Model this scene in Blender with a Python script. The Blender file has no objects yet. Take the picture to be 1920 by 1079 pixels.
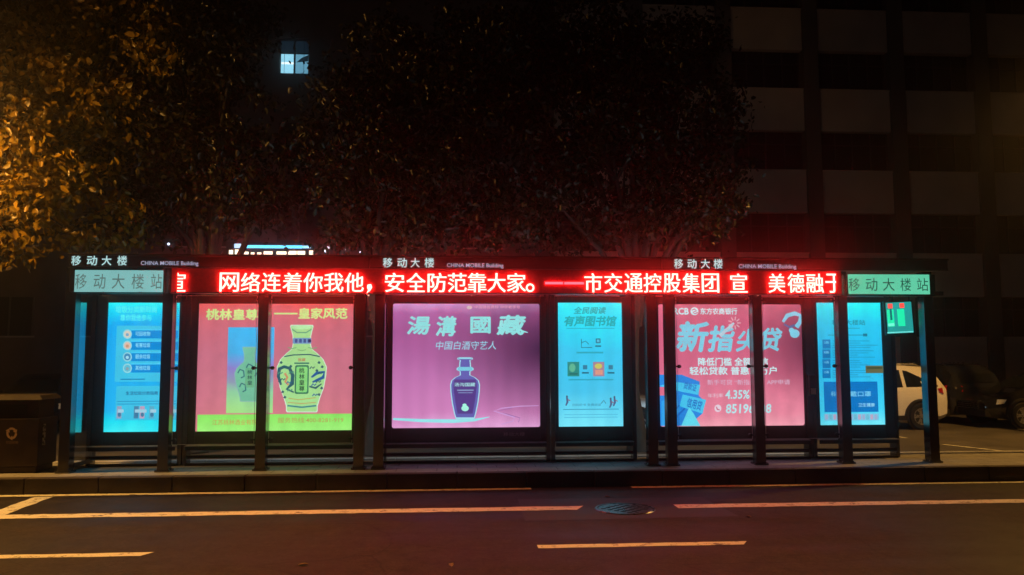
import bpy, math, random
import numpy as np
from mathutils import Vector, Matrix

random.seed(7)
rng = np.random.default_rng(7)
sc = bpy.context.scene
col = sc.collection

# ------------------------------------------------------------------ camera
CAM_H, FOC, YAW, PITCH, ROLL = 1.9, 1500.0, 3.9, 4.9, -0.15
_y, _p, _r = (math.radians(a) for a in (YAW, PITCH, ROLL))
FW = Vector((math.sin(_y) * math.cos(_p), math.cos(_y) * math.cos(_p), math.sin(_p)))
RT0 = Vector((math.cos(_y), -math.sin(_y), 0))
UP0 = RT0.cross(FW)
RT = RT0 * math.cos(_r) + UP0 * math.sin(_r)
UP = UP0 * math.cos(_r) - RT0 * math.sin(_r)
cd = bpy.data.cameras.new("camera")
cam = bpy.data.objects.new("camera", cd)
col.objects.link(cam)
cam.matrix_world = Matrix(((RT.x, UP.x, -FW.x, 0), (RT.y, UP.y, -FW.y, 0), (RT.z, UP.z, -FW.z, CAM_H), (0, 0, 0, 1)))
cd.sensor_fit = 'HORIZONTAL'
cd.sensor_width = 36
cd.lens = FOC / 1920 * 36
cd.clip_end = 2000
sc.camera = cam


def ray(px, py):
    return FW + RT * ((px - 960) / FOC) + UP * ((539.5 - py) / FOC)


def at(px, py, Y):            # point of the photograph measured on the plane y = Y
    d = ray(px, py)
    return d * (Y / d.y) + Vector((0, 0, CAM_H))


def on(px, py, z):            # point of the photograph measured on the level z
    d = ray(px, py)
    return d * ((z - CAM_H) / d.z) + Vector((0, 0, CAM_H))


# ------------------------------------------------------------------ world, moon, exposure
w = bpy.data.worlds.new("World")
sc.world = w
w.use_nodes = True
nt = w.node_tree
sky = nt.nodes.new('ShaderNodeTexSky')
sky.sky_type = 'NISHITA'
sky.sun_disc = False
sky.sun_elevation = math.radians(-4)
sky.sun_rotation = math.radians(200)
bgn = nt.nodes['Background']
nt.links.new(sky.outputs[0], bgn.inputs[0])
bgn.inputs[1].default_value = 0.05
sc.view_settings.view_transform = 'Standard'
sc.view_settings.look = 'None'
sc.view_settings.exposure = 0
sc.view_settings.gamma = 1
cy = sc.cycles
cy.use_denoising = True
cy.max_bounces = 6
cy.volume_bounces = 0
cy.transparent_max_bounces = 10
cy.sample_clamp_indirect = 4
cy.caustics_reflective = False
cy.caustics_refractive = False

# ------------------------------------------------------------------ materials
MATS = {}


def lin(c):
    return tuple((v / 255 / 12.92 if v / 255 <= .04045 else ((v / 255 + .055) / 1.055) ** 2.4) for v in c)


def mat(name, base, rough=.6, metal=0, noise=0, nscale=8, bump=0, bscale=60, spec=.5, coat=0, ior=1.45):
    if name in MATS:
        return MATS[name]
    m = bpy.data.materials.new(name)
    m.use_nodes = True
    t = m.node_tree
    b = t.nodes['Principled BSDF']
    b.inputs['Base Color'].default_value = (*base, 1)
    b.inputs['Roughness'].default_value = rough
    b.inputs['Metallic'].default_value = metal
    b.inputs['Specular IOR Level'].default_value = spec
    b.inputs['Coat Weight'].default_value = coat
    b.inputs['IOR'].default_value = ior
    tc = t.nodes.new('ShaderNodeTexCoord')
    if noise:
        n = t.nodes.new('ShaderNodeTexNoise')
        n.inputs['Scale'].default_value = nscale
        n.inputs['Detail'].default_value = 6
        t.links.new(tc.outputs['Object'], n.inputs['Vector'])
        r = t.nodes.new('ShaderNodeValToRGB')
        r.color_ramp.elements[0].position = .3
        r.color_ramp.elements[1].position = .7
        r.color_ramp.elements[0].color = (*[c * (1 - noise) for c in base], 1)
        r.color_ramp.elements[1].color = (*[min(1, c * (1 + noise)) for c in base], 1)
        t.links.new(n.outputs['Fac'], r.inputs['Fac'])
        t.links.new(r.outputs['Color'], b.inputs['Base Color'])
        mr = t.nodes.new('ShaderNodeMapRange')
        mr.inputs['To Min'].default_value = max(0.02, rough - .12)
        mr.inputs['To Max'].default_value = min(1, rough + .12)
        t.links.new(n.outputs['Fac'], mr.inputs['Value'])
        t.links.new(mr.outputs['Result'], b.inputs['Roughness'])
    if bump:
        n2 = t.nodes.new('ShaderNodeTexNoise')
        n2.inputs['Scale'].default_value = bscale
        n2.inputs['Detail'].default_value = 5
        t.links.new(tc.outputs['Object'], n2.inputs['Vector'])
        bp = t.nodes.new('ShaderNodeBump')
        bp.inputs['Strength'].default_value = bump
        bp.inputs['Distance'].default_value = .01
        t.links.new(n2.outputs['Fac'], bp.inputs['Height'])
        t.links.new(bp.outputs['Normal'], b.inputs['Normal'])
    MATS[name] = m
    return m


def glow(rgb, strength=1.0, rough=.35, uneven=.06):
    """backlit print or lamp face: sRGB 0-255 colour that gives off light"""
    key = ('glow', tuple(rgb), strength, rough)
    if key in MATS:
        return MATS[key]
    m = bpy.data.materials.new('backlit_print')
    m.use_nodes = True
    t = m.node_tree
    b = t.nodes['Principled BSDF']
    c = lin(rgb)
    b.inputs['Base Color'].default_value = (*[.02 + .08 * v for v in c], 1)
    b.inputs['Roughness'].default_value = rough
    b.inputs['Emission Strength'].default_value = strength
    tc = t.nodes.new('ShaderNodeTexCoord')
    n = t.nodes.new('ShaderNodeTexNoise')
    n.inputs['Scale'].default_value = 2.5
    n.inputs['Detail'].default_value = 3
    t.links.new(tc.outputs['Object'], n.inputs['Vector'])
    r = t.nodes.new('ShaderNodeValToRGB')
    r.color_ramp.elements[0].position = .3
    r.color_ramp.elements[1].position = .7
    r.color_ramp.elements[0].color = (*[v * (1 - uneven) for v in c], 1)
    r.color_ramp.elements[1].color = (*[v * (1 + uneven) for v in c], 1)
    t.links.new(n.outputs['Fac'], r.inputs['Fac'])
    t.links.new(r.outputs['Color'], b.inputs['Emission Color'])
    MATS[key] = m
    return m


def glow_ramp(name, stops, a, b_, axis='Z', strength=1.0, dark_spot=None):
    """backlit print with printed colours and uneven backlight blended into one ramp, a..b_ = world extent"""
    if name in MATS:
        return MATS[name]
    m = bpy.data.materials.new(name)
    m.use_nodes = True
    t = m.node_tree
    b = t.nodes['Principled BSDF']
    b.inputs['Base Color'].default_value = (.05, .05, .05, 1)
    b.inputs['Roughness'].default_value = .35
    b.inputs['Emission Strength'].default_value = strength
    g = t.nodes.new('ShaderNodeNewGeometry')
    s = t.nodes.new('ShaderNodeSeparateXYZ')
    t.links.new(g.outputs['Position'], s.inputs[0])
    n = t.nodes.new('ShaderNodeTexNoise')
    n.inputs['Scale'].default_value = 1.6
    n.inputs['Detail'].default_value = 3
    t.links.new(g.outputs['Position'], n.inputs['Vector'])
    mr = t.nodes.new('ShaderNodeMapRange')
    mr.inputs['From Min'].default_value = a
    mr.inputs['From Max'].default_value = b_
    t.links.new(s.outputs[axis], mr.inputs['Value'])
    ad = t.nodes.new('ShaderNodeMath')
    ad.operation = 'MULTIPLY_ADD'
    t.links.new(n.outputs['Fac'], ad.inputs[0])
    ad.inputs[1].default_value = .24
    t.links.new(mr.outputs['Result'], ad.inputs[2])
    sb = t.nodes.new('ShaderNodeMath')
    sb.operation = 'SUBTRACT'
    t.links.new(ad.outputs[0], sb.inputs[0])
    sb.inputs[1].default_value = .12
    r = t.nodes.new('ShaderNodeValToRGB')
    els = r.color_ramp.elements
    els[0].position, els[0].color = stops[0][0], (*lin(stops[0][1]), 1)
    els[1].position, els[1].color = stops[-1][0], (*lin(stops[-1][1]), 1)
    for p, c in stops[1:-1]:
        e = els.new(p)
        e.color = (*lin(c), 1)
    t.links.new(sb.outputs[0], r.inputs['Fac'])
    outc = r.outputs['Color']
    wv = t.nodes.new('ShaderNodeTexWave')          # faint upright bands in the emission, standing in for tube light
    wv.bands_direction = 'X'
    wv.wave_profile = 'SIN'
    wv.inputs['Scale'].default_value = 1.15
    wv.inputs['Distortion'].default_value = .6
    t.links.new(g.outputs['Position'], wv.inputs['Vector'])
    ws = t.nodes.new('ShaderNodeMapRange')
    ws.inputs['To Min'].default_value = strength * .965
    ws.inputs['To Max'].default_value = strength * 1.035
    t.links.new(wv.outputs['Fac'], ws.inputs['Value'])
    t.links.new(ws.outputs['Result'], b.inputs['Emission Strength'])
    if dark_spot:                       # a darker oval mixed into the colour: centre, radii, tone
        c, rad, ink = dark_spot
        mp = t.nodes.new('ShaderNodeMapping')
        mp.vector_type = 'TEXTURE'
        mp.inputs['Location'].default_value = c
        mp.inputs['Scale'].default_value = rad
        t.links.new(g.outputs['Position'], mp.inputs['Vector'])
        gr = t.nodes.new('ShaderNodeTexGradient')
        gr.gradient_type = 'SPHERICAL'
        t.links.new(mp.outputs[0], gr.inputs['Vector'])
        mx = t.nodes.new('ShaderNodeMix')
        mx.data_type = 'RGBA'
        t.links.new(gr.outputs['Fac'], mx.inputs[0])
        t.links.new(outc, mx.inputs[6])
        mx.inputs[7].default_value = (*lin(ink), 1)
        outc = mx.outputs[2]
    t.links.new(outc, b.inputs['Emission Color'])
    MATS[name] = m
    return m


def glass_mat(name, tint=(1, 1, 1), refl=1.6, film=.03):
    if name in MATS:
        return MATS[name]
    m = bpy.data.materials.new(name)
    m.use_nodes = True
    t = m.node_tree
    t.nodes.clear()
    out = t.nodes.new('ShaderNodeOutputMaterial')
    tr = t.nodes.new('ShaderNodeBsdfTransparent')
    tr.inputs[0].default_value = (*tint, 1)
    gl = t.nodes.new('ShaderNodeBsdfGlossy')
    gl.inputs['Roughness'].default_value = .03
    df = t.nodes.new('ShaderNodeBsdfDiffuse')
    df.inputs[0].default_value = (.5, .5, .5, 1)
    fr = t.nodes.new('ShaderNodeFresnel')
    fr.inputs['IOR'].default_value = refl
    # dusty film, streaked
    tc = t.nodes.new('ShaderNodeTexCoord')
    n = t.nodes.new('ShaderNodeTexNoise')
    n.inputs['Scale'].default_value = 5
    n.inputs['Detail'].default_value = 7
    t.links.new(tc.outputs['Object'], n.inputs['Vector'])
    mr = t.nodes.new('ShaderNodeMapRange')
    mr.inputs['From Min'].default_value = .35
    mr.inputs['From Max'].default_value = .75
    mr.inputs['To Min'].default_value = film * .3
    mr.inputs['To Max'].default_value = film * 1.8
    t.links.new(n.outputs['Fac'], mr.inputs['Value'])
    m1 = t.nodes.new('ShaderNodeMixShader')
    m2 = t.nodes.new('ShaderNodeMixShader')
    t.links.new(mr.outputs['Result'], m1.inputs[0])
    t.links.new(tr.outputs[0], m1.inputs[1])
    t.links.new(df.outputs[0], m1.inputs[2])
    t.links.new(fr.outputs[0], m2.inputs[0])
    t.links.new(m1.outputs[0], m2.inputs[1])
    t.links.new(gl.outputs[0], m2.inputs[2])
    t.links.new(m2.outputs[0], out.inputs[0])
    MATS[name] = m
    return m


M_POST = mat('dark_bronze_metal', (.012, .008, .009), .2, .0, .3, 3, spec=.5, ior=2.0)
M_FRAME = mat('black_powder_coat', (.022, .022, .028), .38, 0, .3, 4, bump=.05, bscale=200)
M_LEDGE = mat('scuffed_steel_lit', (.5, .5, .5), .36, .2, .3, 6)  # pale so that poster light on the ledge top is in the colour
M_BLACK = mat('black_rubber', (.012, .012, .012), .6)
M_ROOF = mat('roof_sheet', (.055, .035, .035), .45, 0, .3, 2)
M_LEDBOARD = mat('led_board', (.22, .02, .02), .6, 0, .2, 20)
M_CHROME = mat('brushed_steel', (.5, .5, .5), .28, 1, .1, 20)
M_GLASS = glass_mat('clear_glass', (.985, .99, .99), 1.5, .055)
M_SIDEGLASS = glass_mat('reflective_glass', (.6, .64, .66), 6.5, .02)
M_GLEDGE = mat('glass_edge', (.75, .8, .8), .3)
M_CONC = mat('concrete', (.3, .29, .28), .8, 0, .3, 3, bump=.3, bscale=40)


# ------------------------------------------------------------------ object helpers
def tag(o, label=None, cat=None, group=None, kind=None):
    if label:
        o['label'] = label
    if cat:
        o['category'] = cat
    if group:
        o['group'] = group
    if kind:
        o['kind'] = kind
    return o


def empty(name, loc, label, cat, group=None):
    o = bpy.data.objects.new(name, None)
    o.empty_display_size = .2
    o.location = loc
    col.objects.link(o)
    return tag(o, label, cat, group)


class MB:
    """collects shapes, then links them as one mesh object"""

    def __init__(s):
        s.v, s.f, s.mi, s.m = [], [], [], []

    def slot(s, m):
        if m not in s.m:
            s.m.append(m)
        return s.m.index(m)

    def add(s, vs, fs, m):
        k, b = s.slot(m), len(s.v)
        s.v += [tuple(v) for v in vs]
        s.f += [tuple(i + b for i in f) for f in fs]
        s.mi += [k] * len(fs)
        return s

    def box(s, x0, x1, y0, y1, z0, z1, m):
        vs = [(x, y, z) for z in (z0, z1) for y in (y0, y1) for x in (x0, x1)]
        return s.add(vs, [(0, 2, 3, 1), (4, 5, 7, 6), (0, 1, 5, 4), (2, 6, 7, 3), (0, 4, 6, 2), (1, 3, 7, 5)], m)

    def hexa(s, b, t, m):     # bottom and top quads (4 points each, same order)
        return s.add(list(b) + list(t), [(3, 2, 1, 0), (4, 5, 6, 7), (0, 1, 5, 4), (1, 2, 6, 5), (2, 3, 7, 6), (3, 0, 4, 7)], m)

    def tube(s, pts, rs, m, n=8, cap=True):
        base, fs, vs = 0, [], []
        pts = [Vector(p) for p in pts]
        for i, p in enumerate(pts):
            d = (pts[min(i + 1, len(pts) - 1)] - pts[max(i - 1, 0)]).normalized()
            a = d.orthogonal().normalized() if i == 0 else (a - d * a.dot(d)).normalized()
            b = d.cross(a)
            for k in range(n):
                t = 2 * math.pi * k / n
                vs.append(p + (a * math.cos(t) + b * math.sin(t)) * rs[i])
        for i in range(len(pts) - 1):
            for k in range(n):
                k2 = (k + 1) % n
                fs.append((i * n + k, i * n + k2, (i + 1) * n + k2, (i + 1) * n + k))
        if cap:
            fs.append(tuple(range(n))[::-1])
            fs.append(tuple((len(pts) - 1) * n + k for k in range(n)))
        return s.add(vs, fs, m)

    def lathe(s, prof, c, axis, m, n=24):   # prof: (radius, along) pairs
        ax = Vector(axis).normalized()
        a = ax.orthogonal().normalized()
        b = ax.cross(a)
        vs, fs = [], []
        c = Vector(c)
        for r, h in prof:
            for k in range(n):
                t = 2 * math.pi * k / n
                vs.append(c + ax * h + (a * math.cos(t) + b * math.sin(t)) * r)
        for i in range(len(prof) - 1):
            for k in range(n):
                k2 = (k + 1) % n
                fs.append((i * n + k, i * n + k2, (i + 1) * n + k2, (i + 1) * n + k))
        return s.add(vs, fs, m)

    def build(s, name, parent=None, label=None, bevel=0, smooth=False, loc=None):
        me = bpy.data.meshes.new(name)
        o0 = Vector(loc) if loc is not None else (parent.location.copy() if parent else Vector((0, 0, 0)))
        if parent and parent.parent:
            o0 = o0 + parent.parent.location
        me.from_pydata([tuple(Vector(v) - o0) for v in s.v], [], s.f)
        for m in s.m:
            me.materials.append(m)
        me.polygons.foreach_set('material_index', s.mi)
        if smooth:
            me.polygons.foreach_set('use_smooth', [True] * len(me.polygons))
            me.set_sharp_from_angle(angle=math.radians(smooth if smooth is not True else 40))
        me.update()
        o = bpy.data.objects.new(name, me)
        col.objects.link(o)
        if parent:
            o.parent = parent
        elif loc is not None:
            o.location = loc
        if bevel:
            bv = o.modifiers.new('bevel', 'BEVEL')
            bv.width = bevel
            bv.segments = 2
            bv.limit_method = 'ANGLE'
        if label:
            o['label'] = label
        return o


# ------------------------------------------------------------------ lettering
_tc = {}


def text_geo(s, offset=0.0):
    key = (s, offset)
    if key not in _tc:
        cu = bpy.data.curves.new('lettering', 'FONT')
        cu.body = s
        cu.size = 1
        cu.resolution_u = 2
        cu.offset = offset
        cu.fill_mode = 'FRONT'
        ob = bpy.data.objects.new('lettering', cu)
        col.objects.link(ob)
        dg = bpy.context.evaluated_depsgraph_get()
        dg.update()
        me = ob.evaluated_get(dg).to_mesh()
        vs = np.array([v.co[:2] for v in me.vertices]) if len(me.vertices) else np.zeros((0, 2))
        fs = [tuple(p.vertices) for p in me.polygons]
        ob.evaluated_get(dg).to_mesh_clear()
        bpy.data.objects.remove(ob)
        bpy.data.curves.remove(cu)
        _tc[key] = (vs, fs)
    return _tc[key]


class Print:
    """flat print on the upright plane y = Y, measured in photograph pixels; layers 1.2 mm apart"""

    def __init__(s, Y, mb=None):
        s.Y, s.mb = Y, mb or MB()

    def r(s, x0, y0, x1, y1):
        a, b, c, d = at(x0, y0, s.Y), at(x1, y0, s.Y), at(x0, y1, s.Y), at(x1, y1, s.Y)
        return (a.x + c.x) / 2, (b.x + d.x) / 2, (a.z + b.z) / 2, (c.z + d.z) / 2   # left right top bottom

    def yl(s, layer):
        return s.Y - .0012 * layer

    def rect(s, x0, y0, x1, y1, m, layer=1):
        l, r_, t, b = s.r(x0, y0, x1, y1)
        y = s.yl(layer)
        s.mb.add([(l, y, b), (r_, y, b), (r_, y, t), (l, y, t)], [(0, 1, 2, 3)], m)

    def rrect(s, x0, y0, x1, y1, m, layer=1, rad=.03):
        l, r_, t, b = s.r(x0, y0, x1, y1)
        y = s.yl(layer)
        pts = []
        for cx, cz, a0 in ((r_ - rad, t - rad, 0), (l + rad, t - rad, 90), (l + rad, b + rad, 180), (r_ - rad, b + rad, 270)):
            for k in range(5):
                a = math.radians(a0 + 22.5 * k)
                pts.append((cx + rad * math.cos(a), y, cz + rad * math.sin(a)))
        s.mb.add(pts, [tuple(range(len(pts)))], m)

    def poly(s, pts, m, layer=1):
        y = s.yl(layer)
        vs = []
        for px, py in pts:
            p = at(px, py, s.Y)
            vs.append((p.x, y, p.z))
        # keep the face towards the street
        ar = sum(vs[i][0] * vs[(i + 1) % len(vs)][2] - vs[(i + 1) % len(vs)][0] * vs[i][2] for i in range(len(vs)))
        idx = tuple(range(len(vs)))
        s.mb.add(vs, [idx if ar > 0 else idx[::-1]], m)

    def strip(s, pts, wd, m, layer=1):     # polyline of pixel width wd
        n = len(pts)
        L, R = [], []
        for i in range(n):
            a, b = pts[max(0, i - 1)], pts[min(n - 1, i + 1)]
            dx, dy = b[0] - a[0], b[1] - a[1]
            q = math.hypot(dx, dy) or 1
            ww = wd[i] if isinstance(wd, (list, tuple)) else wd
            L.append((pts[i][0] - dy / q * ww / 2, pts[i][1] + dx / q * ww / 2))
            R.append((pts[i][0] + dy / q * ww / 2, pts[i][1] - dx / q * ww / 2))
        y = s.yl(layer)
        vs = []
        for p in L + R:
            q = at(p[0], p[1], s.Y)
            vs.append((q.x, y, q.z))
        s.mb.add(vs, [(i, i + 1, n + i + 1, n + i) for i in range(n - 1)], m)

    def disc(s, cx, cy_, rx, ry, m, layer=1, n=20):
        s.poly([(cx + rx * math.cos(2 * math.pi * k / n), cy_ + ry * math.sin(2 * math.pi * k / n)) for k in range(n)], m, layer)

    def text(s, string, x0, y0, x1, y1, m, layer=2, bold=0.0, shear=0.0, rot=0.0, clip=None):
        vs, fs = text_geo(string, min(bold, .004))
        if not len(vs):
            return
        vs = vs.copy()
        if shear:
            vs[:, 0] += vs[:, 1] * shear
        mn, mx = vs.min(0), vs.max(0)
        u = (vs - mn) / np.maximum(mx - mn, 1e-6)
        if clip:                                   # keep only part of a glyph that runs off the board
            pts, nf = [], []
            for f in fs:
                q = [tuple(u[i]) for i in f]
                for lim, sg in ((clip[0], 1), (clip[1], -1)):
                    o_ = []
                    for i in range(len(q)):
                        a_, b_ = q[i], q[(i + 1) % len(q)]
                        da, db = sg * (a_[0] - lim), sg * (b_[0] - lim)
                        if da >= 0:
                            o_.append(a_)
                        if da * db < 0:
                            w_ = da / (da - db)
                            o_.append((a_[0] + (b_[0] - a_[0]) * w_, a_[1] + (b_[1] - a_[1]) * w_))
                    q = o_
                if len(q) > 2:
                    nf.append(tuple(range(len(pts), len(pts) + len(q))))
                    pts += q
            u, fs = np.array(pts), nf
        l, r_, t, b = s.r(x0, y0, x1, y1)
        y = s.yl(layer)
        cx, cz = (l + r_) / 2, (t + b) / 2
        ca, sa = math.cos(rot), math.sin(rot)
        ex, ez = (r_ - l) / max(mx[0] - mn[0], 1e-6), (t - b) / max(mx[1] - mn[1], 1e-6)
        sh = [(0, 0)] if bold <= .006 else [(0, 0), (bold, 0), (-bold, 0), (0, bold), (0, -bold)]
        for k, (du, dv) in enumerate(sh):          # heavier weights are overprinted
            out = []
            for a, c in u:
                X, Z = l + (r_ - l) * a - cx + du * ex, b + (t - b) * c - cz + dv * ez
                out.append((cx + X * ca - Z * sa, y - .00015 * k, cz + X * sa + Z * ca))
            s.mb.add(out, fs, m)


# ------------------------------------------------------------------ levels
ZP = .22                                   # top of the pavement
KERB_Y = 11.74
F = on(960, 878, ZP).y                     # front faces of the shelter posts
B = F + .75                                # front faces of the light boxes
print('F', F, 'B', B)


def fx(px, py=700, Y=None):
    return at(px, py, F if Y is None else Y).x


def fz(py, px=900, Y=None):
    return at(px, py, F if Y is None else Y).z


# ------------------------------------------------------------------ ground, road, pavement
def asphalt_mat():
    """road surface: pale grit in dark binder, polished wheel tracks, oil and damp patches, hairline cracks"""
    m = bpy.data.materials.new('asphalt')
    m.use_nodes = True
    t = m.node_tree
    N, K = t.nodes.new, t.links.new
    b = t.nodes['Principled BSDF']
    tc = N('ShaderNodeTexCoord')

    def noise(scale, detail=5, rough=.6, vec=None):
        n = N('ShaderNodeTexNoise')
        n.inputs['Scale'].default_value = scale
        n.inputs['Detail'].default_value = detail
        n.inputs['Roughness'].default_value = rough
        K(vec or tc.outputs['Object'], n.inputs['Vector'])
        return n.outputs['Fac']

    def rng_(src, a, b_, c, d):
        r = N('ShaderNodeMapRange')
        for nm, v in (('From Min', a), ('From Max', b_), ('To Min', c), ('To Max', d)):
            r.inputs[nm].default_value = v
        K(src, r.inputs['Value'])
        return r.outputs['Result']

    def mul(a, b_):
        q = N('ShaderNodeMath')
        q.operation = 'MULTIPLY'
        K(a, q.inputs[0])
        K(b_, q.inputs[1])
        return q.outputs[0]
    big = rng_(noise(.45, 4), .3, .7, .6, 1.35)
    mid = mul(rng_(noise(4, 6), .3, .7, .66, 1.35), rng_(noise(15, 6, .75), .35, .68, .55, 1.5))
    grit = rng_(noise(55, 3, .8), .35, .7, .55, 1.6)
    st = N('ShaderNodeMapping')
    st.inputs['Scale'].default_value = (.08, 1.4, 1)
    K(tc.outputs['Object'], st.inputs['Vector'])
    track = rng_(noise(1.2, 3, .5, st.outputs[0]), .3, .7, .75, 1.25)
    vo = N('ShaderNodeTexVoronoi')
    vo.feature = 'DISTANCE_TO_EDGE'
    vo.inputs['Scale'].default_value = .55
    wv = N('ShaderNodeMix')
    wv.data_type = 'VECTOR'
    wv.inputs[0].default_value = .12
    n3 = N('ShaderNodeTexNoise')
    n3.inputs['Scale'].default_value = 2.5
    n3.inputs['Detail'].default_value = 5
    K(tc.outputs['Object'], n3.inputs['Vector'])
    K(tc.outputs['Object'], wv.inputs[4])
    K(n3.outputs['Color'], wv.inputs[5])
    K(wv.outputs[1], vo.inputs['Vector'])
    crack = rng_(vo.outputs['Distance'], 0, .006, .45, 1)
    f = mul(mul(mul(big, mid), mul(grit, track)), crack)
    mx = N('ShaderNodeMix')
    mx.data_type = 'RGBA'
    mx.blend_type = 'MULTIPLY'
    mx.inputs[0].default_value = 1
    mx.inputs[6].default_value = (.032, .024, .021, 1)
    cb = N('ShaderNodeCombineColor')
    for k in range(3):
        K(f, cb.inputs[k])
    K(cb.outputs[0], mx.inputs[7])
    K(mx.outputs[2], b.inputs['Base Color'])
    K(rng_(mul(big, track), .5, 1.5, .48, .85), b.inputs['Roughness'])
    b.inputs['Specular IOR Level'].default_value = .24
    bp = N('ShaderNodeBump')
    bp.inputs['Strength'].default_value = .7
    bp.inputs['Distance'].default_value = .008
    K(noise(90, 4, .7), bp.inputs['Height'])
    K(bp.outputs[0], b.inputs['Normal'])
    return m


M_ASPH = asphalt_mat()
M_LOT = mat('parking_asphalt', (.11, .10, .09), .75, 0, .35, .9, bump=.5, bscale=110)


def paving():
    m = bpy.data.materials.new('paving_slabs')
    m.use_nodes = True
    t = m.node_tree
    b = t.nodes['Principled BSDF']
    tc = t.nodes.new('ShaderNodeTexCoord')
    br = t.nodes.new('ShaderNodeTexBrick')
    br.inputs['Scale'].default_value = 1
    br.inputs['Brick Width'].default_value = .6
    br.inputs['Row Height'].default_value = .3
    br.inputs['Mortar Size'].default_value = .006
    br.inputs['Color1'].default_value = (.58, .57, .55, 1)
    br.inputs['Color2'].default_value = (.48, .47, .46, 1)
    br.inputs['Mortar'].default_value = (.12, .11, .1, 1)
    t.links.new(tc.outputs['Object'], br.inputs['Vector'])
    n = t.nodes.new('ShaderNodeTexNoise')
    n.inputs['Scale'].default_value = 7
    n.inputs['Detail'].default_value = 8
    t.links.new(tc.outputs['Object'], n.inputs['Vector'])
    mx = t.nodes.new('ShaderNodeMix')
    mx.data_type = 'RGBA'
    mx.blend_type = 'MULTIPLY'
    mx.inputs[0].default_value = .6
    t.links.new(br.outputs['Color'], mx.inputs[6])
    r = t.nodes.new('ShaderNodeValToRGB')
    r.color_ramp.elements[0].color = (.45, .45, .45, 1)
    r.color_ramp.elements[0].position = .35
    t.links.new(n.outputs['Fac'], r.inputs['Fac'])
    t.links.new(r.outputs['Color'], mx.inputs[7])
    t.links.new(mx.outputs[2], b.inputs['Base Color'])
    b.inputs['Roughness'].default_value = .55
    bp = t.nodes.new('ShaderNodeBump')
    bp.inputs['Strength'].default_value = .3
    bp.inputs['Distance'].default_value = .006
    t.links.new(n.outputs['Fac'], bp.inputs['Height'])
    t.links.new(bp.outputs['Normal'], b.inputs['Normal'])
    return m


GX0, GX1 = -70, 80
g = MB()
g.add([(GX0, -40, -.004), (GX1, -40, -.004), (GX1, 75, -.004), (GX0, 75, -.004)], [(0, 1, 2, 3)], M_LOT)
tag(g.build('ground'), kind='structure')
g = MB()
g.add([(GX0, -12, 0), (GX1, -12, 0), (GX1, KERB_Y, 0), (GX0, KERB_Y, 0)], [(0, 1, 2, 3)], M_ASPH)
tag(g.build('road'), kind='structure')
PAVE_BACK = 13.3
g = MB()
g.box(GX0, GX1, KERB_Y + .16, PAVE_BACK, -.05, ZP, paving())
tag(g.build('pavement'), kind='structure')
M_KERB = mat('kerb_stone', (.06, .046, .04), .75, 0, .45, 2.2, bump=.5, bscale=30)
g = MB()
x = GX0
while x < GX1:
    dz = random.uniform(-.002, .002)
    g.box(x + .006, x + .994, KERB_Y + random.uniform(-.007, .007), KERB_Y + .158, -.05, ZP + .002 + dz, M_KERB)
    x += 1.0
tag(g.build('kerb', bevel=.012), kind='structure')
g = MB()
M_PALE = mat('pale_kerb_stone', (.5, .5, .5), .5, 0, .2, 3, bump=.3, bscale=40)
x = GX0
while x < GX1:
    g.box(x + .003, x + .997, PAVE_BACK + .004, PAVE_BACK + .13, -.05, ZP + .03, M_PALE)
    x += 1.0
tag(g.build('rear_kerb', bevel=.01), kind='structure')


def paint_mat():
    m = bpy.data.materials.new('worn_road_paint')
    m.use_nodes = True
    t = m.node_tree
    b = t.nodes['Principled BSDF']
    tc = t.nodes.new('ShaderNodeTexCoord')
    n = t.nodes.new('ShaderNodeTexNoise')
    n.inputs['Scale'].default_value = 6
    n.inputs['Detail'].default_value = 12
    n.inputs['Roughness'].default_value = .78
    t.links.new(tc.outputs['Object'], n.inputs['Vector'])
    r = t.nodes.new('ShaderNodeValToRGB')
    r.color_ramp.elements[0].position = .39
    r.color_ramp.elements[0].color = (.16, .13, .1, 1)
    r.color_ramp.elements[1].position = .47
    r.color_ramp.elements[1].color = (.88, .87, .68, 1)
    t.links.new(n.outputs['Fac'], r.inputs['Fac'])
    t.links.new(r.outputs['Color'], b.inputs['Base Color'])
    b.inputs['Roughness'].default_value = .6
    return m


M_PAINT = paint_mat()


def line(name, pa, pb, wd, z=.004, m=None, cut=0.0):
    """painted stripe between two level points, cut = how far one end is cut askew"""
    a, b_ = Vector(pa), Vector(pb)
    d = (b_ - a).normalized()
    nrm = Vector((-d.y, d.x, 0)) * wd / 2
    n = max(2, int((b_ - a).length / .12))
    L, R = [], []
    for i in range(n + 1):
        p = a.lerp(b_, i / n)
        e = nrm * (1 + random.uniform(-.1, .1))
        L.append(p + e + (d * cut if i == n else Vector()))
        R.append(p - nrm * (1 + random.uniform(-.1, .1)))
    vs = [(p.x, p.y, z) for p in L + R]
    mb = MB().add(vs, [(n + 1 + i, n + 2 + i, i + 1, i) for i in range(n)], m or M_PAINT)
    return tag(mb.build(name), kind='structure')


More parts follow.
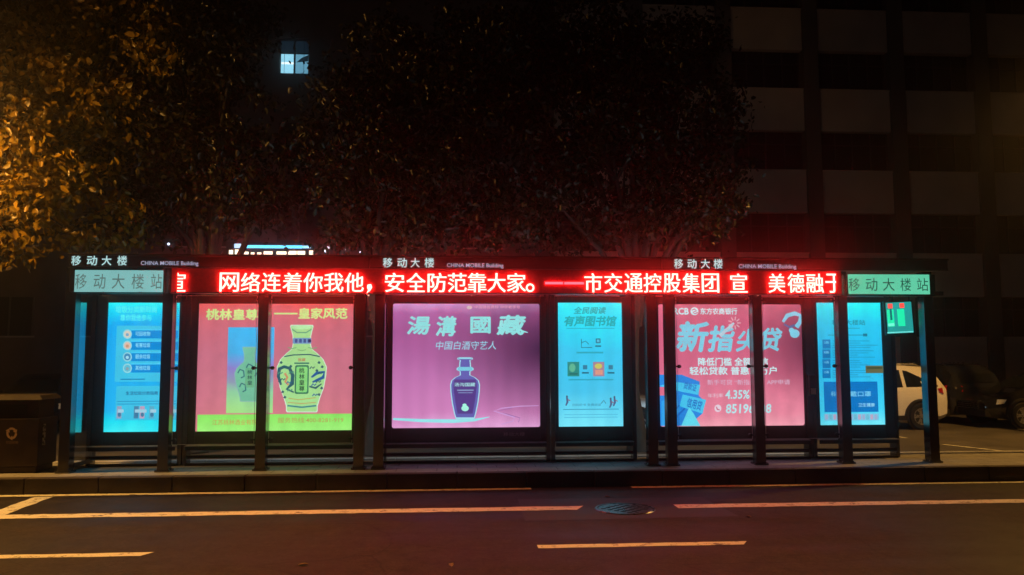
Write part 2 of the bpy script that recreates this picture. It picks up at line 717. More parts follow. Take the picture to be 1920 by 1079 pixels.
y1 = on(960, 917.5, 0).y
y2 = on(960, 955, 0).y
y3 = on(960, 1027, 0).y
line('edge_line', (GX0, y1, 0), (on(996, 917, 0).x, y1, 0), .14)
line('edge_line', (on(1182, 913, 0).x, y1, 0), (GX1, y1, 0), .14)
line('lane_line', (GX0, y2, 0), (on(1078, 952, 0).x, y2, 0), .24, cut=.12)
line('lane_line', (on(1268, 951, 0).x, y2, 0), (GX1, y2, 0), .24, cut=.12)
line('diagonal_line', on(-60, 985, 0), on(82, 933, 0), .24, z=.006)
xd = on(1008, 1026, 0).x
ln = on(1392, 1020, 0).x - xd
per = xd - on(265, 1042, 0).x + ln
for k in range(-6, 7):
    line('lane_dash', (xd + k * per, y3, 0), (xd + k * per + ln, y3, 0), .14, cut=.08)
line('parking_line', on(1768, 834, 0), on(1878, 846, 0), .1, z=.004)
line('parking_line', on(1640, 812, 0), on(1700, 822, 0), .1, z=.004)
# darker patch repair round the manhole
g = MB()
mc = on(1172, 955, 0)
g.add([(mc.x - 1.3, mc.y - .62, .002), (mc.x + 1.25, mc.y - .55, .002), (mc.x + 1.2, mc.y + .75, .002), (mc.x - 1.28, mc.y + .8, .002)], [(0, 1, 2, 3)],
      mat('patch_asphalt', (.042, .036, .034), .6, 0, .3, 2, bump=.5, bscale=160, spec=.35))
tag(g.build('road_patch'), kind='structure')

# manhole cover
mh = empty('manhole_cover', (mc.x, mc.y, 0), 'round iron manhole cover in the gap of the broken white lane line', 'manhole cover')
M_IRON = mat('cast_iron', (.14, .14, .15), .3, .8, .3, 14)
g = MB().lathe([(0.0, .010), (.33, .010), (.34, .004), (.345, 0)], mc, (0, 0, 1), M_IRON, 36)
for i in range(-4, 5):
    for j in range(-4, 5):
        if i * i + j * j < 17 and (i + j) % 2 == 0:
            g.box(mc.x + i * .068 - .028, mc.x + i * .068 + .028, mc.y + j * .068 - .018, mc.y + j * .068 + .018, .008, .017, M_IRON)
g.build('cover', mh, smooth=30)
g = MB().lathe([(.347, .002), (.347, .012), (.37, .012), (.378, .003)], mc, (0, 0, 1), M_IRON, 36)
g.build('rim', mh, smooth=30)

# dry leaves blown on to the road
M_DRY = mat('dry_leaf_skin', (.22, .14, .06), .6, 0, .3, 30)
for k, (px, py) in enumerate(((568, 1060), (846, 1061), (1140, 933), (1403, 970))):
    c = on(px, py, 0)
    a = k * 1.7
    ca, sa = math.cos(a), math.sin(a)
    pts = [(-.05, 0, .004), (-.02, .025, .012), (.02, .02, .016), (.055, 0, .008), (.02, -.022, .02), (-.02, -.02, .012), (0, 0, .006)]
    vs = [(c.x + x * ca - y * sa, c.y + x * sa + y * ca, z) for x, y, z in pts]
    q = MB().add(vs, [(0, 6, 1), (1, 6, 2), (2, 6, 3), (3, 6, 4), (4, 6, 5), (5, 6, 0)], M_DRY)
    tag(q.build('dry_leaf', loc=(c.x, c.y, 0)), 'small curled dry leaf lying on the dark asphalt', 'leaf', 'dry leaves scattered on the road')

# ------------------------------------------------------------------ bus shelters
PW, PD = .075, .17      # half width and depth of a post
Z_BEAM0, Z_BEAM1 = fz(552), fz(549)
Z_ROOF0 = fz(506)
Z_ROOF1 = fz(482)
ZG0, ZG1 = fz(829), fz(556)   # glass panes
POSTS = [fx(p) for p in (126, 310, 491, 674, 711, 1223, 1259, 1423, 1585, 1747)]
shelters = []


def roof_letters(root, x_cn, x_en, yc):
    m = glow((190, 235, 235), .85)
    e = glow((190, 195, 225), .75)
    y0, y1_ = yc - 9, yc + 9
    for ch, (a, b) in list(zip('移动大楼', x_cn)) + [('CHINA MOBILE Building', x_en)]:
        pr = Print(F - .13 - .014)
        if len(ch) == 1:
            pr.text(ch, a, y0, b, y1_, m, 1, .012)
        else:
            pr.text(ch, a, yc + 1, b, yc + 11, e, 1, .004)
        pr.mb.build('roof_lettering', root)


def make_shelter(idx, xs, x0, x1, panes, side, label, let):
    root = empty('bus_shelter', ((x0 + x1) / 2, F, ZP), label, 'bus shelter', 'bus shelters in a row along the kerb')
    # roof slab with a folded front fascia and drip edge
    r = MB()
    yb, yf = B + .55, F - .13
    r.box(x0, x1, yf, yb, Z_ROOF0 + .03, Z_ROOF1 - .03, M_ROOF)
    r.box(x0 - .01, x1 + .01, yf - .02, yb + .02, Z_ROOF1 - .03, Z_ROOF1, M_ROOF)
    r.box(x0, x1, yf - .012, yf + .05, Z_ROOF0, Z_ROOF0 + .03, M_ROOF)
    r.build('roof', root, bevel=.006)
    for k in range(len(xs)):
        p = MB()
        p.box(xs[k] - PW, xs[k] + PW, F, F + PD, ZP + .03, Z_ROOF0, M_POST)
        p.box(xs[k] - PW - .03, xs[k] + PW + .03, F - .025, F + PD + .02, ZP + .0015, ZP + .03, M_POST)
        for bx in (-PW - .015, PW + .015):
            for by in (F + .02, F + PD - .03):
                p.lathe([(0, .012), (.009, .012), (.009, 0)], (xs[k] + bx, by, ZP + .03), (0, 0, 1), M_CHROME, 8)
        p.build('post', root, bevel=.008)
    b = MB()
    b.box(x0, x1, F + .02, F + .12, Z_BEAM0, Z_BEAM1 + .04, M_FRAME)
    for k in range(len(xs)):
        b.box(xs[k] - .03, xs[k] + .03, F + PD + .001, yb - .05, Z_ROOF0 - .08, Z_ROOF0 - .001, M_FRAME)
    b.build('beam', root)
    for a, c in panes:
        gx0, gx1 = a + PW + .035, c - PW - .035
        gy = F + .06
        q = MB()
        t = .005
        q.add([(gx0, gy, ZG0), (gx1, gy, ZG0), (gx1, gy, ZG1), (gx0, gy, ZG1)], [(0, 1, 2, 3)], M_GLASS)
        # polished rim of the toughened pane
        for u0, u1, v0, v1 in ((gx0 - .006, gx0, ZG0, ZG1), (gx1, gx1 + .006, ZG0, ZG1), (gx0, gx1, ZG0 - .006, ZG0), (gx0, gx1, ZG1, ZG1 + .006)):
            q.box(u0, u1, gy - t, gy + t, v0, v1, M_GLEDGE)
        gp = q.build('glass_panel', root)
        for xx, s in ((gx0, 1), (gx1, -1)):
            for zz in (ZG0 + .06, (ZG0 + ZG1) / 2 + .02, ZG1 - .05):
                c_ = MB()
                c_.lathe([(0, -.028), (.024, -.028), (.028, -.02), (.028, .02), (.024, .028), (0, .028)], (xx + s * .03, gy, zz), (0, 1, 0), M_BLACK, 14)
                c_.box(min(xx - s * .036, xx + s * .02), max(xx - s * .036, xx + s * .02), gy - .012, gy + .012, zz - .012, zz + .012, M_BLACK)
                cp = c_.build('clamp', root, smooth=40)
                cp.parent = gp
                cp.location = (0, 0, 0)
                for v in cp.data.vertices:
                    pass
    if side is not None:
        q = MB()
        q.add([(side, F + PD, ZP + .12), (side, B + .02, ZP + .12), (side, B + .02, ZG1 + .1), (side, F + PD, ZG1 + .1)], [(0, 1, 2, 3)], M_SIDEGLASS)
        q.box(side - .012, side + .012, F + PD, B + .02, ZP + .06, ZP + .12, M_FRAME)
        q.build('side_glass', root)
    roof_letters(root, *let)
    shelters.append(root)
    return root


XS_SPLIT1 = (POSTS[3] + POSTS[4]) / 2
XS_SPLIT2 = (POSTS[5] + POSTS[6]) / 2
make_shelter(0, POSTS[0:4], fx(128), XS_SPLIT1 - .006, [(POSTS[1], POSTS[2]), (POSTS[2], POSTS[3])], POSTS[0] + PW - .008,
             'dark bus shelter with the blue waste notice and the pink vase bottle poster',
             ([(134, 152), (163, 182), (191, 209), (220, 238)], (264, 372), 489))
make_shelter(1, POSTS[4:6], XS_SPLIT1 + .006, XS_SPLIT2 - .006, [], None,
             'dark bus shelter without front glass, over the purple bottle and cyan reading posters',
             ([(718, 736), (745, 763), (770, 787), (796, 814)], (838, 944), 493))
make_shelter(2, POSTS[6:10], XS_SPLIT2 + .006, fx(1768, 500), [(POSTS[6], POSTS[7]), (POSTS[7], POSTS[8])], None,
             'dark bus shelter with the red loan poster and mint green name sign',
             ([(1264, 1281), (1289, 1306), (1314, 1331), (1338, 1355)], (1385, 1493), 495))

# ------------------------------------------------------------------ red LED message board
LX0, LX1 = fx(326, 525), fx(1572, 525)
LZ0, LZ1 = fz(551), fz(507)
led = empty('led_sign', ((LX0 + LX1) / 2, F, LZ0), 'long red LED message board running under the roofs of all the shelters', 'LED sign')
b = MB()
b.box(LX0, LX1, F - .10, F - .004, LZ0, LZ1, M_LEDBOARD)
for zz0, zz1 in ((LZ0 - .012, LZ0 + .004), (LZ1 - .004, LZ1)):
    b.box(LX0 - .01, LX1 + .01, F - .125, F - .006, zz0, zz1, M_FRAME)
b.build('board', led)
pl = Print(F - .10 - .03)
def led_mat(name, g_, b_, s):
    m = bpy.data.materials.new(name)
    m.use_nodes = True
    t = m.node_tree
    t.nodes.clear()
    o = t.nodes.new('ShaderNodeOutputMaterial')
    e = t.nodes.new('ShaderNodeEmission')
    e.inputs[0].default_value = (1, g_, b_, 1)
    e.inputs[1].default_value = s
    t.links.new(e.outputs[0], o.inputs[0])
    return m


M_LED = led_mat('red_led', .026, .021, 54)
M_LEDBAR = led_mat('red_led_dash', .008, .011, 30)
LED = [('网', 412, 36), ('络', 452, 36), ('连', 491, 36), ('着', 530, 36), ('你', 569, 36), ('我', 608, 36), ('他', 646, 36),
       ('安', 722, 36), ('全', 762, 36), ('防', 802, 35), ('范', 840, 35), ('靠', 877, 35), ('大', 914, 34), ('家', 951, 35),
       ('市', 1096, 33), ('交', 1133, 34), ('通', 1171, 34), ('控', 1207, 33), ('股', 1244, 32), ('集', 1280, 32), ('团', 1316, 32),
       ('宣', 1369, 32), ('美', 1441, 31), ('德', 1477, 31), ('融', 1512, 32)]


def led_char(ch, x, wd=35.5, clip=None, x1=None):
    yt = 511.5 + (x - 412) * .0018
    for dx in (-.4, .4):
        pl.text(ch, x + dx, yt, x + wd + dx, yt + 36, M_LED, 1 + (dx > 0), .004, clip=clip)


def led_phrase(fn):
    fn()
    pl.mb.build('led_lettering', led)
    pl.mb = MB()


def dashes():
    pl.rect(1022, 529, 1056, 533.5, M_LEDBAR, 1)
    pl.rect(1058, 529.2, 1095, 533.7, M_LEDBAR, 1)


def comma():
    pl.poly([(689, 534), (696, 533), (698, 539), (694, 546), (687, 551), (690, 544), (688, 540)], M_LED, 1)


def full_stop():
    pl.strip([(994 + 6.5 * math.cos(2 * math.pi * k / 12), 540 + 6.5 * math.sin(2 * math.pi * k / 12)) for k in range(13)], 3.6, M_LED, 1)


for ch, x, wd in LED:
    led_phrase(lambda: led_char(ch, x, wd))
led_phrase(lambda: led_char('宣', 318, 30, clip=(.5, 1)))
led_phrase(lambda: led_char('于', 1548, 31, clip=(0, .62)))
led_phrase(comma)
led_phrase(full_stop)
led_phrase(dashes)
b = MB()
for px in (691, 1421, 884):
    p = at(px, 553, F - .03)
    b.lathe([(0, -.02), (.012, -.02), (.016, 0), (0, .0)], p, (0, 0, 1), glow((255, 220, 190), .9 if px == 691 else .3), 10)
b.build('indicator_lamp', led)

# ------------------------------------------------------------------ station name signs at both ends
def name_sign(x0, x1, yt, yb, face, ink, label, chars, dim):
    a, c = fx(x0, 525), fx(x1, 525)
    z0, z1 = fz(yb), fz(yt)
    root = empty('station_sign', ((a + c) / 2, F, z0), label, 'station sign', 'lit name signs at the shelter ends')
    f = MB()
    f.box(a - .03, c + .03, F - .10, F - .004, z0 - .02, z1 + .012, M_FRAME)
    f.build('sign_box', root, bevel=.006)
    pr = Print(F - .10)
    pr.rect(x0, yt + 1, x1, yb, face, 1)
    for ch, (p, q) in zip('移动大楼站', chars):
        pr.text(ch, p, yt + 8, q, yb - 6, ink, 3, .002)
    pr.mb.build('face', root)
    return root


name_sign(140, 306, 506, 548, glow((128, 190, 188), .95), glow((95, 120, 115), .8),
          'dim grey green station name sign with worn letters above the blue light box',
          [(141, 163), (176, 198), (210, 234), (247, 270), (283, 304)], True)
name_sign(1590, 1743, 514, 552, glow((96, 205, 165), 1.0), glow((38, 100, 80), .6),
          'mint green lit station name sign with dark letters beside the small green screen',
          [(1591, 1612), (1623, 1645), (1655, 1677), (1688, 1708), (1719, 1740)], False)

# ------------------------------------------------------------------ light boxes
ZB0 = fz(880, 178, B)


def light_box(fr, po, label, group='backlit advertising boxes under the shelters'):
    """fr = frame left/right px, po = poster rectangle px; returns root and the poster's Print"""
    x0, x1 = at(fr[0], 700, B).x, at(fr[1], 700, B).x
    pr = Print(B + .004)
    l, r_, t, b_ = pr.r(*po)
    zt = fz(556, 900, B)
    root = empty('light_box', ((x0 + x1) / 2, B, ZP), label, 'light box', group)
    f = MB()
    zb = at(900, 829, B).z
    f.box(x0 + .07, x1 - .07, B + .006, B + .2, zb, zt, M_FRAME)          # case
    f.box(x0 + .07, l - .002, B - .016, B + .005, zb, zt, M_FRAME)
    f.box(r_ + .002, x1 - .07, B - .016, B + .005, zb, zt, M_FRAME)
    f.box(l - .002, r_ + .002, B - .0158, B + .005, t + .002, zt, M_FRAME)
    f.box(l - .002, r_ + .002, B - .0158, B + .005, zb, b_ - .002, M_FRAME)
    f.build('frame', root, bevel=.005)
    q = MB()          # the boxes are lit on both faces
    q.add([(r_, B + .203, b_), (l, B + .203, b_), (l, B + .203, t), (r_, B + .203, t)], [(0, 1, 2, 3)], glow((190, 225, 240), 2.4))
    q.build('rear_poster', root)
    for xx in (x0 + .003, x1 - .069):
        q = MB().box(xx, xx + .066, B - .03, B + .17, ZP + .0015, Z_ROOF0 - .1, M_POST)
        q.build('leg', root, bevel=.006)
    q = MB().box(x0 + .07, x1 - .07, B - .13, B + .004, zb - .014, zb - .002, M_LEDGE)
    q.box(x0 + .07, x1 - .07, B - .115, B - .10, zb - .075, zb - .0145, M_FRAME)  # dark apron: the unlit front of the ledge put into the colour
    q.build('ledge', root, bevel=.008)
    for zz, hh, dd in ((at(900, 851, B).z, .05, .06), (at(900, 869, B).z, .11, .10)):
        q = MB().box(x0 + .07, x1 - .07, B - dd, B + .02, zz - hh / 2, zz + hh / 2, M_FRAME)
        q.build('lower_rail', root, bevel=.008)
    return root, pr


def hexpts(cx, cy_, pts):
    return [(cx + a, cy_ + b) for a, b in pts]


WHITE = glow((205, 245, 250))

# 1 -- blue recycling notice
root, p = light_box((168, 346), (199, 568, 334, 810), 'narrow bright blue light box with a waste sorting notice of four bars')
l, r_, t_, b_ = p.r(199, 568, 334, 810)
p.rect(199, 568, 334, 810, glow_ramp('blue_notice_backlit', [(0, (60, 240, 248)), (.10, (20, 225, 246)), (.2, (30, 180, 242)), (.8, (14, 172, 244)), (.92, (10, 215, 250)), (1, (40, 242, 250))], b_, t_), 0)  # cyan ramp ends: brighter backlight at top and bottom put into the colour
C1 = glow((90, 240, 245))
p.text('垃圾分类新时尚', 217, 574, 294, 587, C1, 2, .02)
p.text('靠你我他参与', 226, 590, 284, 602, C1, 2, .015)
p.rect(217, 611, 334, 716, glow((62, 196, 232)), 1)
p.rect(217, 724, 334, 788, glow((62, 196, 232)), 1)
BAR = glow((0, 142, 220))
names = ['可回收物', '有害垃圾', '厨余垃圾', '其他垃圾']
for k in range(4):
    y = 617 + k * 21.3
    p.rect(246, y, 334, y + 18, BAR, 2)
    p.rect(246, y, 334, y + 3, glow((70, 205, 245)), 3)
    p.disc(239, y + 10, 8.5, 9, glow((150, 215, 225)), 3)
    p.disc(239, y + 10, 6.2, 6.5, glow([(215, 205, 190), (225, 190, 170), (60, 140, 190), (90, 190, 215)][k]), 4)
    p.disc(239, y + 11, 3, 3, glow([(120, 170, 200), (200, 150, 120), (170, 225, 240), (140, 160, 170)][k]), 5)
    p.text(names[k], 254, y + 5, 282, y + 13.5, glow((140, 222, 245)), 3, .01)
p.rect(226, 710.5, 272, 712.5, glow((15, 130, 190)), 2)
p.text('生活垃圾分类指南', 236, 734, 296, 741, glow((25, 95, 150)), 2, .015)
for y in (752, 757):
    p.rect(219, y, 330, y + 1.6, glow((35, 150, 205)), 2)
for a, c in ((219, (150, 160, 190)), (251, (70, 130, 170)), (262, (190, 160, 190)), (280, (90, 170, 200)), (302, (185, 140, 160)), (318, (120, 180, 190))):
    p.rect(a, 762, a + 9, 785, glow(c), 2)
    p.rect(a + 2, 768, a + 13, 774, glow((160, 205, 225)), 3)
    p.disc(a + 5, 778, 3.2, 4, glow((60, 120, 160)), 3)
p.mb.build('poster', root, 'blue and cyan notice with four icon bars')

# 2 -- pink poster with ceramic bottle
root, p = light_box((347, 673), (370, 570, 661, 808), 'wide pink light box with a green vase bottle and lime band below')
l, r_, t_, b_ = p.r(370, 570, 661, 808)
p.rect(370, 570, 661, 808, glow_ramp('rose_ink', [(0, (226, 128, 142)), (.3, (214, 122, 142)), (.6, (206, 116, 138)), (.9, (218, 112, 126)), (1, (238, 100, 100))], b_, t_), 0)
LIME = glow_ramp('lime_ink', [(0, (168, 255, 130)), (1, (140, 240, 100))], b_, b_ + .3)
p.rect(370, 777, 661, 808, LIME, 1)
TY = glow((212, 244, 150))
p.text('桃林皇尊酒', 387, 580, 508, 600, TY, 2, .03)
p.rect(514, 587, 558, 590, TY, 2)
p.text('皇家风范', 560, 578, 651, 598, TY, 2, .03)
bl, br_, bt, bb = p.r(426, 614, 513, 775)
p.rect(426, 614, 513, 775, glow_ramp('sky_box_ink', [(0, (175, 238, 140)), (.22, (150, 220, 170)), (.34, (150, 165, 190)), (.55, (150, 135, 215)), (.72, (70, 185, 245)), (1, (60, 195, 255))], bb, bt), 1)


def bottle(pr, cx, top, bot, half, body, edge, layer):
    """moulded shouldered bottle outline as a flat print"""
    H = bot - top
    prof = [(.42, 0), (.45, .02), (.40, .06), (.35, .12), (.34, .21), (.38, .27), (.60, .32), (.85, .39), (1, .48), (.97, .58), (.88, .72), (.71, .85), (.62, .93), (.62, .985), (.58, 1)]
    for gr, m, ly in ((1.5, edge, layer), (0, body, layer + 1)):
        L = [(cx - half * a - gr, top + H * b_ + (gr if b_ > .9 else -gr if b_ < .05 else 0)) for a, b_ in prof]
        R = [(2 * cx - x, y) for x, y in L]
        pr.strip([(cx, y) for _, y in L], [(R[i][0] - L[i][0]) for i in range(len(L))], m, ly)


bottle(p, 468, 652, 752, 27, glow((120, 200, 165)), glow((140, 190, 190)), 2)
for a, b2 in ((452, 700), (484, 706), (468, 690), (455, 726)):
    p.strip([(a - 6, b2), (a - 2, b2 - 7), (a + 5, b2 - 4), (a + 6, b2 + 6), (a, b2 + 9)], 2.4, glow((40, 105, 120)), 4)
p.rrect(460, 690, 477, 727, glow((110, 185, 140)), 4, .02)
for k in range(3):
    p.text('桃林皇'[k], 464, 694 + k * 10, 473, 702 + k * 10, glow((35, 80, 80)), 5, .01)
BG, BE = glow((172, 230, 150)), glow((216, 250, 226))
bottle(p, 566, 611, 772, 45.5, BG, BE, 2)
p.disc(566, 614, 18.5, 4, glow((190, 245, 180)), 4)
p.strip([(548, 618), (557, 624), (574, 624), (584, 618)], 2, glow((90, 165, 130)), 5)
p.rrect(549, 634, 584, 645, glow((120, 160, 205)), 4, .02)
for k in range(4):
    p.rect(553 + k * 8, 636, 558 + k * 8, 643, glow((60, 85, 150)), 5)
p.disc(581, 639.5, 2.6, 3, glow((30, 40, 90)), 6)
DK, BLU = glow((35, 95, 110)), glow((30, 95, 165))
p.strip([(533, 669), (550, 666), (580, 665), (600, 669)], 2.2, DK, 4)
p.strip([(527, 722), (522, 706), (524, 692), (533, 688), (543, 691), (549, 704), (548, 720), (538, 730), (551, 736)], [4, 6, 7, 6, 6, 7, 7, 5, 3], DK, 4)
p.strip([(534, 700), (539, 708), (535, 716), (541, 722)], 4, glow((215, 150, 110)), 5)
p.strip([(584, 708), (594, 700), (608, 698), (606, 708), (595, 713), (586, 717)], [3, 6, 5, 6, 5, 3], BLU, 4)
p.strip([(580, 725), (592, 728), (603, 720)], [3, 4, 2], DK, 4)
for k, (a, c) in enumerate(((530, 712), (541, 718), (546, 699), (585, 690), (590, 741), (543, 732), (600, 700), (588, 722), (525, 700), (597, 716))):
    p.strip([(a - 4, c + 2), (a - 1, c - 2), (a + 2, c + 1), (a + 5, c - 2)], 2.2, (DK, BLU, glow((70, 150, 130)))[k % 3], 5)
for a, c in ((566, 656), (548, 652), (586, 652)):
    p.strip([(a - 8, c), (a, c + 2), (a + 8, c)], 1.6, glow((120, 185, 120)), 5)
p.rect(552, 680, 580, 683, glow((60, 130, 110)), 6)
p.text('窖藏', 559, 672, 573, 678, glow((190, 120, 90)), 6, .01)
for a, c in ((527, 680), (545, 687), (598, 680), (594, 695), (604, 688), (524, 715), (530, 735), (534, 745), (598, 740), (603, 728)):
    p.poly([(a - 3, c + 1), (a, c - 3), (a + 3.4, c), (a + 1, c + 3)], DK, 5)
p.rrect(553, 685, 579, 739, glow((45, 120, 95)), 6, .03)
p.rrect(555.5, 688, 576.5, 736, glow((140, 225, 130)), 7, .025)
for k, ch in enumerate('桃林皇尊'):
    p.text(ch, 561, 690 + k * 11.3, 571, 700 + k * 11.3, glow((25, 60, 55)), 8, .012)
p.strip([(541, 747), (560, 750), (592, 746)], 1.6, glow((190, 170, 90)), 4)
p.strip([(539, 761), (566, 764), (593, 761)], 3, glow((60, 140, 150)), 4)
p.strip([(540, 755), (566, 757), (592, 755)], 1.2, glow((200, 140, 90)), 4)
p.text('江苏桃林酒业有限公司', 398, 787, 502, 797, glow((205, 160, 90)), 2, .004)
p.text('服务热线:400-8281-919', 521, 783, 644, 793, glow((190, 165, 95)), 2, .004)
p.mb.build('poster', root, 'pink poster with a vase shaped bottle beside its blue and green gift box')

# 3 -- purple poster
root, p = light_box((717, 1031), (736, 570, 1012, 802), 'wide purple light box with a slender bottle below large calligraphy')
l, r_, t_, b_ = p.r(736, 570, 1012, 802)
p.rrect(736, 570, 1012, 802, glow_ramp('mauve_ink', [(0, (230, 168, 218)), (.14, (208, 130, 188)), (.4, (190, 114, 174)), (.75, (166, 90, 150)), (.9, (172, 100, 162)), (1, (202, 146, 200))], b_, t_, dark_spot=((r_ + .1, B, b_ + (t_ - b_) * .62), (1.9, 1, 1.3), (52, 22, 58))), 0, .03)
AQ = glow((140, 226, 226))
for ch, (a, c, d, e) in zip('湯溝國藏', ((764, 806, 594, 627), (818, 855, 594, 630), (883, 919, 595, 625), (932, 985, 592, 628))):
    p.text(ch, a, c * 0 + d, c, e, AQ, 2, .028, .12 if ch != '國' else 0)
p.strip([(968, 612), (978, 621), (990, 624)], [4, 4, 1.5], AQ, 3)
p.text('中国白酒守艺人', 817, 640, 930, 656, glow((150, 215, 235)), 2, .006, .15)
p.disc(880, 577, 5, 3.4, glow((200, 190, 190)), 2)
p.text('中国驰名商标 中华老字号', 890, 573, 975, 579, glow((226, 170, 190)), 2, .006)
LILAC, PALE = glow((98, 96, 176)), glow((165, 225, 240))
cx = 874
prof = [(12, 671), (13, 674), (8, 676), (9, 683), (9, 688), (14, 691), (14, 694), (8, 697), (8, 704), (17, 708), (24, 714), (26, 722), (25.5, 735), (23, 755), (19, 775), (16.5, 783), (15, 786)]
p.strip([(cx - 2, y) for _, y in prof], [2 * a + 4 for a, _ in prof], PALE, 2)
p.strip([(cx - 2, y) for _, y in prof[:-1]], [2 * a for a, _ in prof[:-1]], LILAC, 3)
p.strip([(860, 672), (884, 672)], 3.5, glow((150, 215, 232)), 4)
p.strip([(858, 692), (886, 692)], 7, glow((120, 205, 225)), 4)
p.strip([(cx - 2, y) for y in (712, 725, 750, 776)], [40, 44, 38, 28], glow((84, 60, 136)), 4)
p.text('汤沟国藏', 852, 718, 891, 725, glow((165, 220, 225)), 5, .015)
p.rect(857, 731, 888, 733, glow((140, 170, 205)), 5)
p.rect(859, 736, 886, 737.5, glow((130, 150, 195)), 5)
p.disc(872, 766, 7, 5.5, glow((165, 245, 225)), 5)
p.disc(871, 760, 4, 3, glow((165, 245, 225)), 5)
p.strip([(737, 786), (790, 789), (850, 790), (890, 788), (918, 782)], [4, 6, 7, 5, 1], glow((150, 232, 238)), 5)
p.strip([(1010, 761), (975, 762), (940, 766), (926, 771), (945, 777), (965, 783), (962, 790), (940, 796)], [1.2, 1.8, 2, 2.2, 2, 2, 1.6, 1], glow((206, 160, 218)), 2)
p.strip([(960, 765), (935, 771), (955, 778), (975, 784), (972, 792)], 1.1, glow((150, 100, 170)), 3)
p.mb.build('poster', root, 'purple poster with pale calligraphy above one bottle')
pr = Print(B - .0165)
pr.text('移动大楼', 944, 811, 984, 818, mat('plate_grey', (.25, .22, .24), .5), 1, .01)
pr.mb.build('name_plate', root)

# 4 -- cyan reading poster
root, p = light_box((1032, 1192), (1047, 568, 1167, 800), 'narrow pale cyan light box with two small book covers, beside the purple one')
l, r_, t_, b_ = p.r(1047, 568, 1167, 800)
p.rect(1047, 568, 1167, 800, glow_ramp('cyan_backlit', [(0, (120, 232, 252)), (.3, (70, 198, 238)), (.6, (58, 202, 242)), (.85, (20, 226, 250)), (1, (25, 244, 250))], b_, t_), 0)  # paler bottom and brighter top are uneven backlight painted into the ramp
TC = glow((0, 165, 175))
p.text('全民阅读', 1076, 576, 1136, 589, TC, 2, .03, .2)
p.text('有声图书馆', 1058, 593, 1156, 612, TC, 2, .03, .2)
p.rect(1062, 615.5, 1152, 617, glow((20, 175, 200)), 2)
TD = glow((22, 105, 140))
p.strip([(1090, 636), (1090, 652), (1110, 652)], 1.6, TD, 2)
p.strip([(1090, 643), (1098, 640), (1104, 646)], 1.4, TD, 2)
p.rrect(1117, 635, 1126, 644, TD, 2, .01)
p.rect(1119, 637, 1124, 642, glow((110, 190, 220)), 3)
p.rect(1116, 648, 1127, 651, TD, 2)
p.rect(1081, 660, 1131, 663, glow((40, 165, 190)), 2)
p.rect(1064, 679, 1086, 706, glow((45, 140, 130)), 2)
p.disc(1073, 690, 6, 8, glow((100, 185, 150)), 3)
p.rect(1068, 700, 1083, 703, glow((30, 105, 100)), 3)
p.rect(1112, 679, 1133, 706, glow((170, 130, 150)), 2)
p.disc(1122, 687, 7, 5, glow((205, 200, 90)), 3)
p.rect(1116, 694, 1130, 703, glow((220, 150, 130)), 3)
for a in (1091, 1139):
    p.rect(a + 2, 685, a + 10, 693, glow((50, 120, 155)), 2)
    p.rect(a, 698, a + 13, 701, glow((30, 100, 130)), 2)
p.rect(1066, 711, 1150, 713.5, glow((45, 165, 195)), 2)
p.text('扫码听书 免费阅读', 1073, 757, 1127, 762, glow((35, 110, 150)), 2)
p.strip([(1127, 757), (1132, 751), (1136, 757)], 1.3, glow((50, 85, 120)), 2)
for a, h in ((1063, 744), (1145, 748), (1152, 745)):
    p.disc(a, h, 1.8, 2.2, glow((70, 80, 110)), 2)
    p.strip([(a, h + 2), (a + 1, h + 10), (a - 2, h + 17)], [3.5, 4, 2.5], glow((80, 95, 140)), 2)
    p.strip([(a + 1, h + 5), (a + 6, h + 8)], 1.6, glow((160, 90, 110)), 2)
p.rect(1056, 767, 1160, 768.5, glow((45, 150, 190)), 2)
for y in (777, 782):
    p.rect(1058, y, 1158, y + 1.5, glow((80, 190, 225)), 2)
p.mb.build('poster', root, 'cyan poster with two book covers and small reading figures')

# 5 -- red bank poster
root, p = light_box((1222, 1518), (1236, 571, 1505, 799), 'wide red pink light box with huge slanted lettering and blue slips')
l, r_, t_, b_ = p.r(1236, 571, 1505, 799)
p.rrect(1236, 571, 1505, 799, glow_ramp('coral_ink', [(0, (255, 172, 188)), (.12, (242, 142, 166)), (.45, (222, 110, 142)), (.8, (212, 98, 130)), (1, (216, 112, 136))], b_, t_, dark_spot=((r_ + .1, B, b_ + (t_ - b_) * .66), (1.0, 1, 1.0), (110, 50, 75))), 0, .035)
p.text('RCB', 1263, 578, 1291, 590, WHITE, 2, .03)
p.disc(1302, 584, 7.5, 7.5, WHITE, 2)
p.strip([(1297, 582), (1302, 580), (1306, 583), (1299, 586), (1303, 589), (1308, 586)], 2, glow((214, 100, 135)), 3)
p.text('东方农商银行', 1313, 578, 1382, 590, WHITE, 2, .02)
BGT = glow((128, 214, 238))
p.text('新', 1268, 604, 1329, 659, BGT, 2, .03, .18)
p.text('指', 1328, 612, 1377, 659, BGT, 2, .03, .18)
p.text('尖', 1380, 618, 1421, 659, BGT, 2, .03, .18)
p.text('贷', 1424, 616, 1466, 658, BGT, 2, .03, .18)
for k in range(9):
    a = math.radians(40 * k)
    p.strip([(1377 + 5 * math.cos(a), 606 + 5 * math.sin(a)), (1377 + 12 * math.cos(a), 606 + 12 * math.sin(a))], 2, glow((235, 190, 200)), 3)
p.strip([(1350, 630), (1376, 606)], [7, 4], glow((190, 215, 230)), 3)
p.text('降低门槛 全额授信', 1309, 671, 1440, 686, WHITE, 2, .02)
p.text('轻松贷款 普惠到万户', 1293, 688, 1456, 703, WHITE, 2, .02)
p.text('新手可贷 “新指尖贷” APP申请', 1326, 712, 1481, 722, glow((225, 190, 215)), 2, .006)
p.text('年利率', 1327, 738, 1356, 746, glow((235, 205, 220)), 2, .006)
